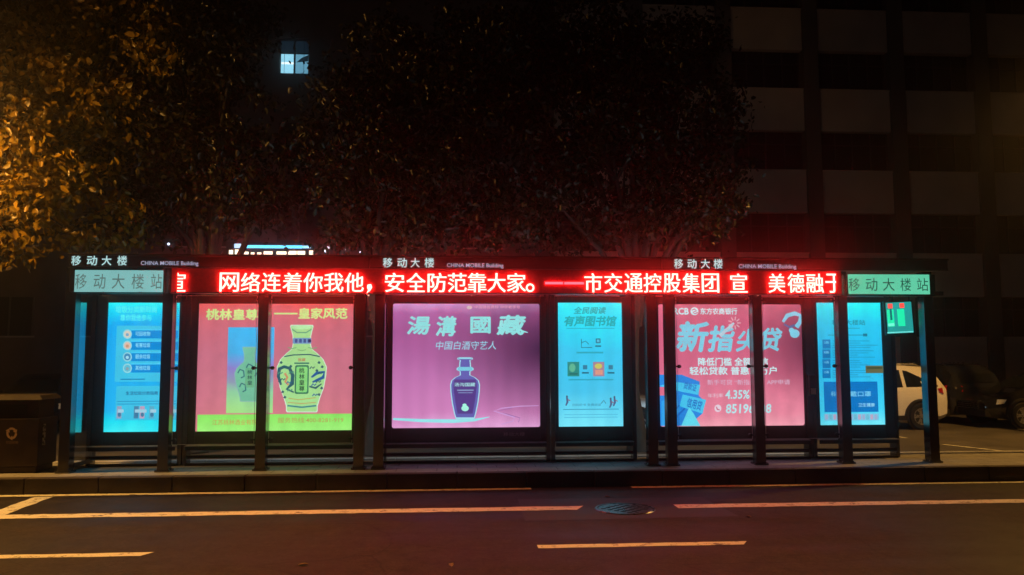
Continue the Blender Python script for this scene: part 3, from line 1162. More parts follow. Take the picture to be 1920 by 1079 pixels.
p.text('4.35%', 1360, 732, 1405, 748, glow((185, 240, 245)), 2, .02, .1)
p.text('起', 1408, 738, 1416, 747, glow((225, 205, 220)), 2, .01)
p.disc(1346, 766, 6.5, 7, glow((235, 215, 228)), 2)
p.strip([(1343, 763), (1345, 768), (1349, 769)], 2.2, glow((205, 90, 125)), 3)
p.text('85196808', 1361, 758, 1446, 775, glow((190, 240, 246)), 2, .02, .1)
HB, HC, HD = glow((36, 140, 232)), glow((70, 205, 248)), glow((20, 100, 200))
p.poly([(1236, 703), (1278, 703), (1312, 716), (1310, 742), (1320, 752), (1318, 775), (1290, 799), (1238, 799)], HB, 2)
p.poly([(1236, 724), (1262, 716), (1313, 722), (1309, 741), (1278, 735)], HC, 3)
p.text('贷款证', 1282, 719, 1306, 732, HD, 4, .01, 0, -.25)
p.poly([(1280, 740), (1324, 750), (1317, 776), (1274, 762)], HC, 4)
p.text('信用贷', 1288, 749, 1316, 767, HD, 5, .012, 0, -.28)
p.poly([(1292, 764), (1300, 775), (1313, 799), (1277, 799)], glow((100, 228, 250)), 5)
p.poly([(1240, 752), (1268, 745), (1275, 770), (1252, 799), (1240, 799)], glow((50, 165, 240)), 4)
p.strip([(1250, 780), (1262, 772), (1274, 760)], 3, HD, 5)
p.strip([(1260, 790), (1272, 778), (1284, 766)], 3, HD, 5)
p.poly([(1236, 726), (1246, 726), (1246, 742), (1236, 742)], glow((225, 110, 140)), 5)
# pointing glove at the far upper corner
p.strip([(1468, 604), (1476, 592), (1490, 588), (1501, 592), (1500, 604), (1493, 614)], [5, 8, 8, 7, 8, 9], BGT, 2)
p.strip([(1470, 608), (1480, 614), (1490, 610)], [3, 4, 5], glow((90, 110, 160)), 3)
p.disc(1490, 626, 9, 8, BGT, 3)
p.disc(1484, 620, 5, 5, BGT, 3)
p.mb.build('poster', root, 'red pink loan poster with pale blue lettering')

# 6 -- cyan route notice
root, p = light_box((1519, 1680), (1534, 568, 1655, 797), 'narrow cyan light box with a darker blue panel low down, near the green screen')
l, r_, t_, b_ = p.r(1534, 568, 1655, 797)
p.rect(1534, 568, 1655, 797, glow_ramp('route_backlit', [(0, (115, 238, 255)), (.12, (65, 216, 250)), (.5, (30, 186, 240)), (.8, (40, 204, 244)), (1, (30, 242, 250))], b_, t_), 0)  # ramp also carries the stronger backlight at both ends
p.text('移动大楼站', 1560, 600, 1622, 610, glow((15, 130, 165)), 2, .012)
p.rect(1565, 615, 1612, 617, glow((40, 165, 200)), 2)
p.rect(1552, 628, 1622, 629.4, glow((30, 135, 175)), 2)
p.rect(1618, 626, 1626, 631, glow((20, 110, 150)), 2)
for k in range(4):
    p.rect(1542, 637 + k * 18.5, 1557, 654 + k * 18.5, glow((12, 122, 192)), 2)
    p.text(('2路', '8路', '16路', '23路')[k], 1545, 640 + k * 18.5, 1554, 645 + k * 18.5, glow((120, 210, 240)), 3, .01)
    for j in range(4):
        yy = 639 + k * 18.5 + j * 4
        p.rect(1561, yy, 1600 + random.uniform(5, 46), yy + 1.4, glow((34, 150, 200)), 2)
p.rect(1545, 716, 1646, 773, glow((6, 118, 196)), 2)
p.text('科学', 1558, 734, 1576, 744, glow((120, 205, 240)), 3, .01)
p.text('佩戴口罩', 1580, 734, 1633, 744, glow((120, 205, 240)), 3, .01)
p.text('卫生健康', 1609, 756, 1640, 763, glow((150, 220, 245)), 3, .008)
p.rect(1545, 776, 1648, 789, glow((120, 205, 236)), 2)
for k in range(13):
    p.rect(1547 + k * 7.7, 777.5, 1552.5 + k * 7.7, 787, glow([(160, 180, 215), (110, 190, 215), (190, 170, 200)][k % 3]), 3)
p.mb.build('poster', root, 'cyan bus route table over a darker blue health panel')
pr = Print(B - .017)
pr.rect(1623, 686, 1656, 700, glow((112, 112, 72), .8), 1)  # emission stands in for poster light shining through the paper
pr.rect(1625, 688.5, 1654, 692, glow((75, 85, 50), .8), 2)
pr.mb.build('paper_label', root)

# small ticket box hanging on the frame beside the route notice
tb0, tb1 = at(1513, 706, B), at(1528, 736, B)
tk = empty('notice_holder', (tb0.x, B - .04, tb1.z), 'small dark green holder with pale sticker between the red pink and last cyan boxes', 'notice holder')
q = MB().box(tb0.x, tb1.x, B - .085, B - .031, tb1.z - .05, tb0.z + .02, mat('dark_green_plastic', (.03, .07, .06), .4))
q.build('case', tk, bevel=.006)
q = MB().box(tb0.x + .02, tb1.x - .02, B - .0885, B - .086, tb1.z - .03, tb1.z + .07, mat('pale_sticker', (.45, .6, .5), .5))
q.build('sticker', tk)

# ------------------------------------------------------------------ hanging arrival screen
sY = B - .16
s0 = at(1687, 596, sY)
scn = empty('arrival_screen', (s0.x, sY, at(1687, 560, sY).z), 'small tilted green arrival screen hanging at the end of the right shelter', 'screen')
q = MB()


def tilt(pts, ang, c):
    ca, sa = math.cos(ang), math.sin(ang)
    return [(c.x + (x - c.x) * ca - (z - c.z) * sa, y, c.z + (x - c.x) * sa + (z - c.z) * ca) for x, y, z in pts]


def tq(mb, x0, y0, x1, y1, yy, m, th=0):
    a, b = at(x0, y0, sY), at(x1, y1, sY)
    if th:
        k = MB().box(a.x, b.x, yy, yy + th, b.z, a.z, m)
        mb.add(tilt(k.v, .045, s0), k.f, m)
    else:
        mb.add(tilt([(a.x, yy, b.z), (b.x, yy, b.z), (b.x, yy, a.z), (a.x, yy, a.z)], .045, s0), [(0, 1, 2, 3)], m)


tq(q, 1658, 564, 1715, 628, sY, M_FRAME, .05)
q.build('case', scn, bevel=.004)
q = MB()
tq(q, 1661, 567, 1712, 625, sY - .002, glow((36, 165, 160), .9))
for a, b in ((1663, 1677), (1682, 1697)):
    tq(q, a, 580, b, 612, sY - .004, glow((30, 245, 180)))
tq(q, 1668, 576, 1673, 600, sY - .006, glow((10, 110, 110)))
for a in (1665, 1687):
    tq(q, a, 569, a + 9, 578, sY - .006, glow((255, 70, 60), 1.4))
tq(q, 1664, 606, 1676, 611, sY - .006, glow((120, 255, 220)))
tq(q, 1662, 622, 1711, 624.5, sY - .004, glow((110, 225, 215)))
q.build('display', scn)
q = MB()
for px in (1667, 1706):
    a = at(px, 566, sY)
    q.tube([(a.x, sY + .025, a.z - .03), (a.x, sY + .025, Z_ROOF0 - .001)], [.012, .012], M_FRAME)
q.build('hanger', scn)

# ------------------------------------------------------------------ litter bin
bx0, bx1 = at(-62, 800, F).x, at(70, 800, F).x
bz1 = at(20, 742, F).z
bn = empty('litter_bin', ((bx0 + bx1) / 2, F + .3, ZP), 'dark brown recycling bin with a flat lid on the pavement beside the shelters', 'bin')
M_BIN = mat('brown_bin_metal', (.045, .028, .022), .42, .1, .3, 5)
q = MB()
d0, d1 = F + .05, F + .6
hh = bz1 - ZP
for (u0, u1, v0, v1, z0, z1) in ((bx0 + .03, bx1 - .03, d0 + .03, d1 - .03, ZP + .002, ZP + .1), (bx0, bx1, d0, d1, ZP + .1, ZP + hh * .7), (bx0 + .04, bx1 - .04, d0 + .04, d1 - .04, ZP + hh * .7, ZP + hh - .07)):
    q.box(u0, u1, v0, v1, z0, z1 - .001, M_BIN)
q.build('body', bn, bevel=.012)
q = MB().hexa([(bx0 - .05, d0 - .05, bz1 - .07), (bx1 + .05, d0 - .05, bz1 - .07), (bx1 + .05, d1 + .05, bz1 - .07), (bx0 - .05, d1 + .05, bz1 - .07)],
              [(bx0 + .02, d0 + .02, bz1), (bx1 - .02, d0 + .02, bz1), (bx1 - .02, d1 - .02, bz1), (bx0 + .02, d1 - .02, bz1)], mat('bin_lid', (.02, .014, .011), .75, .2, .2, 5))
q.build('lid', bn, bevel=.008)
pr = Print(F + .049)
RC = mat('faded_orange_print', (.75, .5, .34), .5)
for k in range(3):
    a0 = math.radians(-90 + 120 * k)
    c = (22, 813)
    pts = [(c[0] + 8 * math.cos(a0 + t), c[1] + 9 * math.sin(a0 + t)) for t in np.linspace(-.55, .9, 6)]
    pr.strip(pts, 4.2, RC, 1)
    tx, ty = c[0] + 8 * math.cos(a0 + 1.15), c[1] + 9 * math.sin(a0 + 1.15)
    e = pts[-1]
    dx, dy = tx - e[0], ty - e[1]
    n_ = math.hypot(dx, dy)
    dx, dy = dx / n_, dy / n_
    pr.poly([(e[0] + dy * 4.5, e[1] - dx * 4.5), (e[0] - dy * 4.5, e[1] + dx * 4.5), (e[0] + dx * 6, e[1] + dy * 6)], RC, 1)
pr.text('可回收物', 11, 827, 34, 833, mat('faded_brown_print', (.3, .2, .14), .5), 1, .01)
pr.mb.build('recycling_mark', bn)
q = MB().box(bx0 + .2, bx1 - .2, d0 + .034, d0 + .0395, ZP + hh * .74, ZP + hh * .88, M_BLACK)
q.build('slot', bn)
q = MB().box(bx1 + .0005, bx1 + .02, d0 + .1, d0 + .16, ZP + hh * .35, ZP + hh * .62, M_CHROME)
q.build('handle', bn, bevel=.005)


# ------------------------------------------------------------------ cars
def car_meshes(paint, kind='suv'):
    L = 4.4
    tall = {'suv': 1.64, 'sedan': 1.46}[kind]
    # stations x: (x, half width at sill, belt z, roof z, half width of roof, bottom z)
    if kind == 'suv':
        st = [(-2.2, .74, .98, 1.00, .66, .42), (-2.12, .84, 1.05, 1.10, .68, .30), (-1.95, .89, 1.06, 1.42, .64, .25), (-1.7, .905, 1.05, 1.60, .62, .22),
              (-1.0, .91, 1.03, 1.64, .63, .22), (-.1, .91, 1.01, 1.63, .63, .22), (.45, .91, 1.0, 1.56, .61, .22), (1.1, .905, .99, 1.08, .70, .22),
              (1.6, .89, .95, 1.0, .70, .24), (2.0, .84, .86, .90, .66, .26), (2.2, .70, .70, .74, .56, .34)]
    else:
        st = [(-2.2, .72, .86, .90, .62, .40), (-2.1, .83, .93, .98, .68, .28), (-1.7, .87, .95, 1.06, .66, .22), (-1.1, .89, .94, 1.38, .58, .20),
              (-.5, .90, .92, 1.46, .58, .20), (.1, .90, .92, 1.44, .58, .20), (.5, .90, .92, 1.34, .58, .20), (1.15, .89, .90, .98, .68, .20),
              (1.6, .88, .84, .90, .70, .22), (2.0, .83, .76, .80, .64, .26), (2.2, .68, .62, .66, .54, .34)]
    rings = []
    for x, hw, bz, rz, rw, zb in st:
        half = [(hw * .86, zb), (hw * .98, zb + .10), (hw, zb + (bz - zb) * .5), (hw * .985, bz - .06), (hw * .95, bz), (rw + (hw * .95 - rw) * .12, bz + (rz - bz) * .86), (rw * .9, rz - .01), (rw * .45, rz + .012)]
        ring = [(x, y, z) for y, z in half] + [(x, -y, z) for y, z in half[::-1]]
        rings.append(ring)
    n = len(rings[0])
    body = MB()
    vs = [v for r in rings for v in r]
    fs = []
    for i in range(len(rings) - 1):
        for k in range(n):
            k2 = (k + 1) % n
            fs.append((i * n + k, (i + 1) * n + k, (i + 1) * n + k2, i * n + k2))
    fs.append(tuple(range(n)))
    fs.append(tuple((len(rings) - 1) * n + k for k in range(n))[::-1])
    body.add(vs, fs, paint)
    # lower cladding and wheel arches
    clad = mat('black_trim', (.015, .015, .016), .55)
    for sy in (-1, 1):
        body.box(-1.0, 1.0, sy * .9 - .03, sy * .9 + .03, .24, .36, clad)
        for wx in (-1.38, 1.33):
            arc = [(wx + .40 * math.cos(a), sy * .90, .34 + .40 * math.sin(a)) for a in np.linspace(-.15, math.pi + .15, 14)]
            body.tube(arc, [.045] * 14, clad, 6)
            body.lathe([(0, 0), (.385, 0)], (wx, sy * .913, .34), (0, sy, 0), clad, 24)
    body.box(-2.24, -2.05, -.75, .75, .32, .5, clad)
    body.box(2.06, 2.24, -.72, .72, .30, .46, clad)
    parts = {'body': [body]}
    gl = mat('car_window', (.012, .014, .016), .06, 0, spec=.7)

    def patch(P, mg=(.06, .06), off=.006):
        a, b, c, d = (Vector(q) for q in P)

        def bil(u, v):
            return a.lerp(b, u).lerp(d.lerp(c, u), v)
        u0, v0 = mg
        q = [bil(u0, v0), bil(1 - u0, v0), bil(1 - u0, 1 - v0), bil(u0, 1 - v0)]
        nn = (q[1] - q[0]).cross(q[3] - q[0]).normalized()
        if nn.dot((q[0] + q[2]) / 2 - Vector((0, 0, .8))) < 0:
            nn = -nn
        return [p + nn * off for p in q]
    wins = []
    segs = ((2, 4), (4, 5), (5, 6)) if kind == 'suv' else ((3, 4), (4, 5), (5, 6))
    for sd in (0, 1):
        for i0, i1 in segs:
            j0, j1 = (4, 5) if sd == 0 else (n - 5, n - 6)
            q = patch((rings[i0][j0], rings[i1][j0], rings[i1][j1], rings[i0][j1]), (.05, .08), .008)
            wins.append(MB().add(q, [(0, 1, 2, 3)], gl))
    ws = (6, 7)
    q = patch((rings[7][6], rings[7][n - 7], rings[6][n - 7], rings[6][6]), (.06, .1), .03)
    wins.append(MB().add(q, [(0, 1, 2, 3)], gl))
    rr = (1, 2) if kind == 'suv' else (2, 3)
    q = patch((rings[rr[0]][6], rings[rr[0]][n - 7], rings[rr[1]][n - 7], rings[rr[1]][6]), (.1, .12), .03)
    wins.append(MB().add(q, [(0, 1, 2, 3)], gl))
    parts['window'] = wins
    red = mat('tail_lens', (.45, .01, .01), .15, coat=.5)
    clear = mat('head_lens', (.65, .65, .62), .1, coat=.8)
    tl, hl, dh = [], [], []
    for sy in (-1, 1):
        tz = .98 if kind == 'suv' else .84
        m_ = MB().hexa([(-2.215, sy * .52, tz - .09), (-2.0, sy * .905, tz - .07), (-1.9, sy * .90, tz - .03), (-2.1, sy * .5, tz - .05)],
                       [(-2.18, sy * .5, tz + .07), (-1.98, sy * .89, tz + .08), (-1.86, sy * .885, tz + .06), (-2.05, sy * .5, tz + .06)], red)
        tl.append(m_)
        hz = .78 if kind == 'suv' else .68
        m_ = MB().hexa([(2.19, sy * .42, hz - .10), (1.98, sy * .87, hz - .06), (1.8, sy * .87, hz - .03), (2.0, sy * .42, hz - .05)],
                       [(2.15, sy * .42, hz + .02), (1.93, sy * .865, hz + .07), (1.74, sy * .88, hz + .07), (1.98, sy * .42, hz + .05)], clear)
        hl.append(m_)
        for x in (-.75, .2):
            dh.append(MB().box(x, x + .2, sy * .925 - .012, sy * .925 + .012, .9 if kind == 'suv' else .83, .93 if kind == 'suv' else .86, paint))
    parts['tail_light'], parts['headlight'], parts['door_handle'] = tl, hl, dh
    gr = MB().box(2.16, 2.222, -.42, .42, .47, .68, clad)
    for k in range(4):
        gr.box(2.223, 2.232, -.42, .42, .49 + k * .05, .505 + k * .05, M_CHROME)
    parts['grille'] = [gr]
    parts['number_plate'] = [MB().box(-2.225, -2.205, -.22, .22, .66, .78, mat('plate_blue', (.05, .1, .3), .4))]
    mir = []
    for sy in (-1, 1):
        mir.append(MB().box(.55, .7, min(sy * .9, sy * 1.05), max(sy * .9, sy * 1.05), .98 if kind == 'suv' else .92, 1.12 if kind == 'suv' else 1.04, paint))
    parts['wing_mirror'] = mir
    if kind == 'suv':
        rails = []
        for sy in (-1, 1):
            rails.append(MB().tube([(-1.6, sy * .56, 1.6), (-1.45, sy * .56, 1.66), (.1, sy * .56, 1.665), (.3, sy * .56, 1.6)], [.018] * 4, M_CHROME, 8))
        parts['roof_rail'] = rails
    return parts


TYRE = mat('tyre', (.012, .012, .012), .8)
RIM = mat('alloy', (.55, .55, .56), .3, .85, .1, 20)
_wheel = {}


def wheel_meshes(sy):
    if sy in _wheel:
        return _wheel[sy]
    t = MB().lathe([(.21, -.1), (.31, -.105), (.335, -.07), (.335, .07), (.31, .105), (.215, .1)], (0, 0, 0), (0, sy, 0), TYRE, 28)
    r = MB().lathe([(.215, .1), (.2, .09), (.19, .03), (.0, .03)], (0, 0, 0), (0, sy, 0), mat('rim_dark', (.03, .03, .03), .5), 28)
    for k in range(5):
        a = 2 * math.pi * k / 5
        for da in (-.17, .17):
            c0, c1 = Vector((math.cos(a + da * .9), 0, math.sin(a + da * .9))), Vector((math.cos(a + da), 0, math.sin(a + da)))
            tt = Vector((-math.sin(a), 0, math.cos(a)))
            w0 = .022
            b0 = c0 * .04 + Vector((0, sy * .075, 0))
            b1 = c1 * .2 + Vector((0, sy * .09, 0))
            r.hexa([b0 - tt * w0 - Vector((0, sy * .03, 0)), b0 + tt * w0 - Vector((0, sy * .03, 0)), b1 + tt * w0 - Vector((0, sy * .03, 0)), b1 - tt * w0 - Vector((0, sy * .03, 0))],
                   [b0 - tt * w0, b0 + tt * w0, b1 + tt * w0, b1 - tt * w0], RIM)
    r.lathe([(.0, .095), (.045, .09), (.05, .05)], (0, 0, 0), (0, sy, 0), RIM, 16)
    r.lathe([(.19, .085), (.2, .1), (.215, .102)], (0, 0, 0), (0, sy, 0), RIM, 28)
    _wheel[sy] = (t, r)
    return _wheel[sy]


def make_car(paint, kind, loc, rz, label, name='parked_car'):
    root = empty(name, (0, 0, 0), label, 'car', 'cars parked behind the shelters')
    for nm, lst in car_meshes(paint, kind).items():
        for mb in lst:
            mb.build(nm, root, smooth=32 if nm == 'body' else (40 if nm == 'roof_rail' else False), bevel=.01 if nm in ('wing_mirror',) else 0)
    for sy in (-1, 1):
        for wx in (-1.38, 1.33):
            t, r = wheel_meshes(sy)
            wh = t.build('wheel', root, smooth=40)
            wh.location = (wx, sy * .84, .337)
            rm = r.build('rim', None, smooth=40)
            rm.parent = wh
    root.location = loc
    root.rotation_euler = (0, 0, rz)
    return root


WHITEP = mat('white_car_paint', (.85, .84, .82), .22, 0, coat=.6)
DARKP = mat('black_car_paint', (.012, .012, .014), .12, 0, coat=1)
GREYP = mat('silver_car_paint', (.45, .45, .46), .25, .5, coat=.6)
BLUEP = mat('dark_blue_car_paint', (.02, .022, .03), .15, 0, coat=1)
cy_w = on(1726, 806, 0).y
wx = at(1728, 790, cy_w).x
make_car(WHITEP, 'suv', (wx - 1.38 + .0, cy_w + .9, 0), math.pi, 'white estate car seen past the end of the right shelter, showing its rear', 'parked_car')
# the white car faces left: its rear wheel must sit at the measured spot
bpy.data.objects['parked_car'].location.x = wx - 1.38
ax = at(1826, 760, cy_w + 1.5)
make_car(BLUEP, 'suv', (ax.x, cy_w + 3.6, 0), math.pi / 2 + .06, 'black tall car parked nose in, right of the white car', 'parked_car')
ax = at(1916, 790, cy_w)
make_car(DARKP, 'sedan', (ax.x + 1.38, cy_w + .9, 0), math.pi * 0 + math.pi, 'black low car at the right edge with a bright alloy wheel', 'parked_car')
c4 = on(1203, 830, 0)
make_car(GREYP, 'suv', (c4.x - 1.33 - .05, c4.y + .95, 0), 0, 'silver car glimpsed in the gap between the cyan and red pink posters', 'parked_car')
c5 = on(40, 815, 0)
make_car(BLUEP, 'sedan', (c5.x - .35, c5.y + 1.9, 0), -math.pi / 2 + .18, 'dark car parked nose out behind the litter bin', 'parked_car')

# ------------------------------------------------------------------ buildings
FY = 36.0
ob = empty('office_building', (at(1650, 600, FY).x, FY, 0), 'dark concrete office block with rows of pale spandrels and piers on the right', 'building')
M_SPAN = mat('pale_render', (.54, .43, .37), .75, 0, .15, .6, bump=.15, bscale=20)
M_PIER = mat('grey_pier', (.13, .115, .105), .75, 0, .2, .7, bump=.15, bscale=20)
M_WGL = mat('dark_pane', (.02, .022, .026), .08, spec=.7)
M_WFR = mat('window_bar', (.07, .07, .075), .5, .2)
px_piers = [1210, 1366, 1525, 1690, 1846, 2002, 2160]
xs = [at(p, 280, FY).x for p in px_piers]
pitch_x = (xs[4] - xs[2]) / 2
xs = [xs[2] + (k - 2) * pitch_x for k in range(-1, 7)]
zrows = [at(1600, y, FY).z for y in (400, 322)]
fl = at(1600, 172, FY).z - at(1600, 324, FY).z
span_h = zrows[1] - zrows[0]
z_ref = zrows[0]
bw = MB().box(xs[0] - .3, xs[-1] + .3, FY + .55, FY + 9, -.05, z_ref + 4.6 * fl, mat('inner_wall', (.07, .06, .055), .8))
bw.build('wall', ob)
for xx in xs:
    q = MB().box(xx - .36, xx + .36, FY - .12, FY + .54, -.05, z_ref + 4.4 * fl, M_PIER)
    q.build('pier', ob, bevel=.02)
for r_i in range(-2, 5):
    z0 = z_ref + r_i * fl
    for k in range(len(xs) - 1):
        a, c = xs[k] + .365, xs[k + 1] - .365
        q = MB().box(a, c, FY + .05, FY + .4, max(z0, -.05), z0 + span_h, M_SPAN)
        q.box(a, c, FY + .0, FY + .42, z0 + span_h + .001, z0 + span_h + .06, M_SPAN)
        q.build('spandrel', ob)
        if r_i < 4 and z0 + span_h > 0:
            fr = MB()
            w0, w1 = z0 + span_h + .062, z0 + fl - .003
            for u in (a + .004, (a + c) / 2 - .03, a + (c - a) * .25, a + (c - a) * .75, c - .064):
                fr.box(u, u + .06, FY + .42, FY + .5, w0, w1, M_WFR)
            fr.box(a + .065, c - .065, FY + .424, FY + .496, w1 - .6, w1 - .55, M_WFR)
            wf = fr.build('window', ob)
            pn = MB().add([(a, FY + .47, w0), (c, FY + .47, w0), (c, FY + .47, w1), (a, FY + .47, w1)], [(0, 1, 2, 3)], M_WGL)
            po_ = pn.build('pane', None)
            for v in po_.data.vertices:
                v.co -= ob.location
            po_.parent = wf

# building behind the trees with the lit window
LY = 30.0
lb = empty('apartment_building', (at(400, 500, LY).x, LY, 0), 'unlit building behind the trees with one bright window high up', 'building')
lx0, lx1 = at(-420, 500, LY).x, at(1010, 500, LY).x
lz1 = 19.5
wl, wr = at(524, 100, LY).x, at(579, 100, LY).x
wz0, wz1 = at(550, 139, LY).z, at(550, 72, LY).z
M_LBW = mat('dark_brick', (.10, .075, .07), .8, 0, .25, 1.2, bump=.2, bscale=25)
q = MB()
q.box(lx0, wl, LY, LY + 8, -.05, lz1, M_LBW)
q.box(wr, lx1, LY, LY + 8, -.05, lz1, M_LBW)
q.box(wl, wr, LY, LY + 8, -.05, wz0, M_LBW)
q.box(wl, wr, LY, LY + 8, wz1, lz1, M_LBW)
q.build('wall', lb)
fr = MB()
for u in np.linspace(wl, wr, 3):
    fr.box(u - .035, u + .035, LY + .1, LY + .17, wz0, wz1, M_WFR)
for zz in (wz0 + .03, wz1 - .55, wz1 - .03):
    fr.box(wl, wr, LY + .105, LY + .165, zz - .03, zz + .03, M_WFR)
for u in np.linspace(wl, wr, 7)[1:-1:2]:          # security bars
    fr.box(u - .006, u + .006, LY + .02, LY + .036, wz0, wz1, M_WFR)
wf = fr.build('window', lb, 'lit window with bluish white light')
pn = MB()
pa = glow((150, 220, 245), 1.1)
pb = glow((110, 175, 205), .8)
pc = glow((25, 45, 60), .4)
three = np.linspace(wl, wr, 3)
yy = LY + .14
for k in range(2):
    pn.add([(three[k], yy, wz0), (three[k + 1], yy, wz0), (three[k + 1], yy, wz1 - .55), (three[k], yy, wz1 - .55)], [(0, 1, 2, 3)], pa if k < 1 else pb)
    pn.add([(three[k], yy, wz1 - .55), (three[k + 1], yy, wz1 - .55), (three[k + 1], yy, wz1), (three[k], yy, wz1)], [(0, 1, 2, 3)], pc)
pn.box(three[0] + .05, three[1] - .03, yy - .012, yy - .004, wz0 + .42, wz0 + .5, glow((235, 252, 255), 1.3))
pn.add([(three[1] + .06, yy - .004, wz0 + .5), (wr - .05, yy - .004, wz0 + .55), (wr - .04, yy - .004, wz0 + .8), (three[1] + .25, yy - .004, wz0 + .68)], [(0, 1, 2, 3)], pc)
po_ = pn.build('pane', None)
for v in po_.data.vertices:
    v.co -= lb.location
po_.parent = wf
# dark windows of the same facade
for ix in range(-5, 8):
    for iz in range(0, 5):
        u0 = wl + ix * 3.4
        v0 = wz0 + (iz - 3) * 3.3
        if (ix == 0 and iz == 3) or u0 < lx0 + .5 or u0 + 1.7 > lx1 or v0 < .4:
            continue
        fr = MB()
        fr.box(u0 - .05, u0 + 1.75, LY - .03, LY - .001, v0 - .06, v0, M_CONC)
        for u in (u0, u0 + .82, u0 + 1.64):
            fr.box(u, u + .06, LY - .025, LY - .004, v0 + .001, v0 + 1.4, M_WFR)
        wf2 = fr.build('window', lb)
        q = MB().add([(u0, LY - .008, v0), (u0 + 1.7, LY - .008, v0), (u0 + 1.7, LY - .008, v0 + 1.4), (u0, LY - .008, v0 + 1.4)], [(0, 1, 2, 3)], M_WGL)
        p2 = q.build('pane', None)
        for v in p2.data.vertices:
            v.co -= lb.location
        p2.parent = wf2

# lit shop sign with its tube, glimpsed above the roof
SY = LY - .5
sgn = empty('shop_sign', (at(508, 470, SY).x, SY, at(508, 482, SY).z), 'glowing shop sign with a blue tube above warm white lights, over the roof', 'shop sign')
a, c = at(424, 470, SY), at(590, 470, SY)
z = lambda y: at(508, y, SY).z
q = MB().box(a.x, c.x, SY, SY + .49, z(484), z(455), M_FRAME)
q.build('sign_box', sgn)
q = MB()
ta, tb2 = at(461, 464, SY - .05), at(567, 464, SY - .05)
q.tube([(ta.x, SY - .06, z(463.5)), (tb2.x, SY - .06, z(463.5))], [.055, .055], glow((90, 205, 255), 2.2), 10)
q.tube([(at(569, 464, SY).x, SY - .06, z(463.5)), (at(583, 464, SY).x, SY - .06, z(463.5))], [.05, .05], glow((150, 215, 255), 1.6), 10)
q.build('tube_light', sgn)
q = MB()
for u0, u1, h in ((430, 437, 9), (441, 448, 10), (451, 466, 6), (471, 477, 5), (483, 490, 5), (495, 511, 7), (519, 537, 7), (541, 556, 8), (558, 572, 8), (580, 587, 9)):
    p0, p1 = at(u0, 476, SY), at(u1, 476, SY)
    q.box(p0.x, p1.x, SY - .05, SY - .002, z(479), z(479 - h), glow((255, 238, 205), 2.0))
for u0, u1 in ((440, 452),):
    q.box(at(u0, 460, SY).x, at(u1, 460, SY).x, SY - .05, SY - .002, z(466), z(458), glow((190, 220, 255), 1.4))
q.build('lit_block', sgn)
for px, py in ((316, 458), (371, 461), (610, 471), (616, 464), (650, 469), (676, 474)):
    p0 = at(px, py, LY - .12)
    wlp = MB().lathe([(0, -.05), (.035, -.035), (.05, 0), (.035, .035), (0, .05)], p0, (0, 0, 1), glow((215, 225, 255), 2.0), 10)
    wlp.tube([(p0.x, p0.y, p0.z + .03), (p0.x, LY - .001, p0.z + .06)], [.012, .012], M_FRAME, 6)
    tag(wlp.build('wall_lamp', loc=(p0.x, LY, p0.z), smooth=60), 'tiny white lamp speck on the dark building just above the shelter roof', 'lamp', 'tiny lamps on the dark building')

# ------------------------------------------------------------------ trees
def leaf_mat(name, base, gloss):
    m = bpy.data.materials.new(name)
    m.use_nodes = True
    t = m.node_tree
    b = t.nodes['Principled BSDF']
    g_ = t.nodes.new('ShaderNodeNewGeometry')
    r = t.nodes.new('ShaderNodeValToRGB')
    r.color_ramp.elements[0].color = (base[0] * .5, base[1] * .55, base[2] * .5, 1)
    r.color_ramp.elements[1].color = (base[0] * 1.6, base[1] * 1.4, base[2], 1)
    t.links.new(g_.outputs['Random Per Island'], r.inputs['Fac'])
    t.links.new(r.outputs['Color'], b.inputs['Base Color'])
    b.inputs['Roughness'].default_value = gloss
    b.inputs['Specular IOR Level'].default_value = .5
    tr = t.nodes.new('ShaderNodeBsdfTranslucent')
    t.links.new(r.outputs['Color'], tr.inputs['Color'])
    mx = t.nodes.new('ShaderNodeMixShader')
    mx.inputs[0].default_value = .3
    t.links.new(b.outputs[0], mx.inputs[1])
    t.links.new(tr.outputs[0], mx.inputs[2])
    t.links.new(mx.outputs[0], t.nodes['Material Output'].inputs[0])
    return m


M_LEAF = leaf_mat('broad_leaf_shaded', (.018, .016, .005), .36)  # darker copy of the leaf: shade of the unlit crowns put into the colour
M_LEAF_LAMPLIT = leaf_mat('broad_leaf_lamplit', (.19, .12, .004), .38)  # gold lamp light put into the leaf colour of the left tree
M_BARK = mat('bark', (.03, .025, .02), .85, 0, .4, 6, bump=.8, bscale=25)


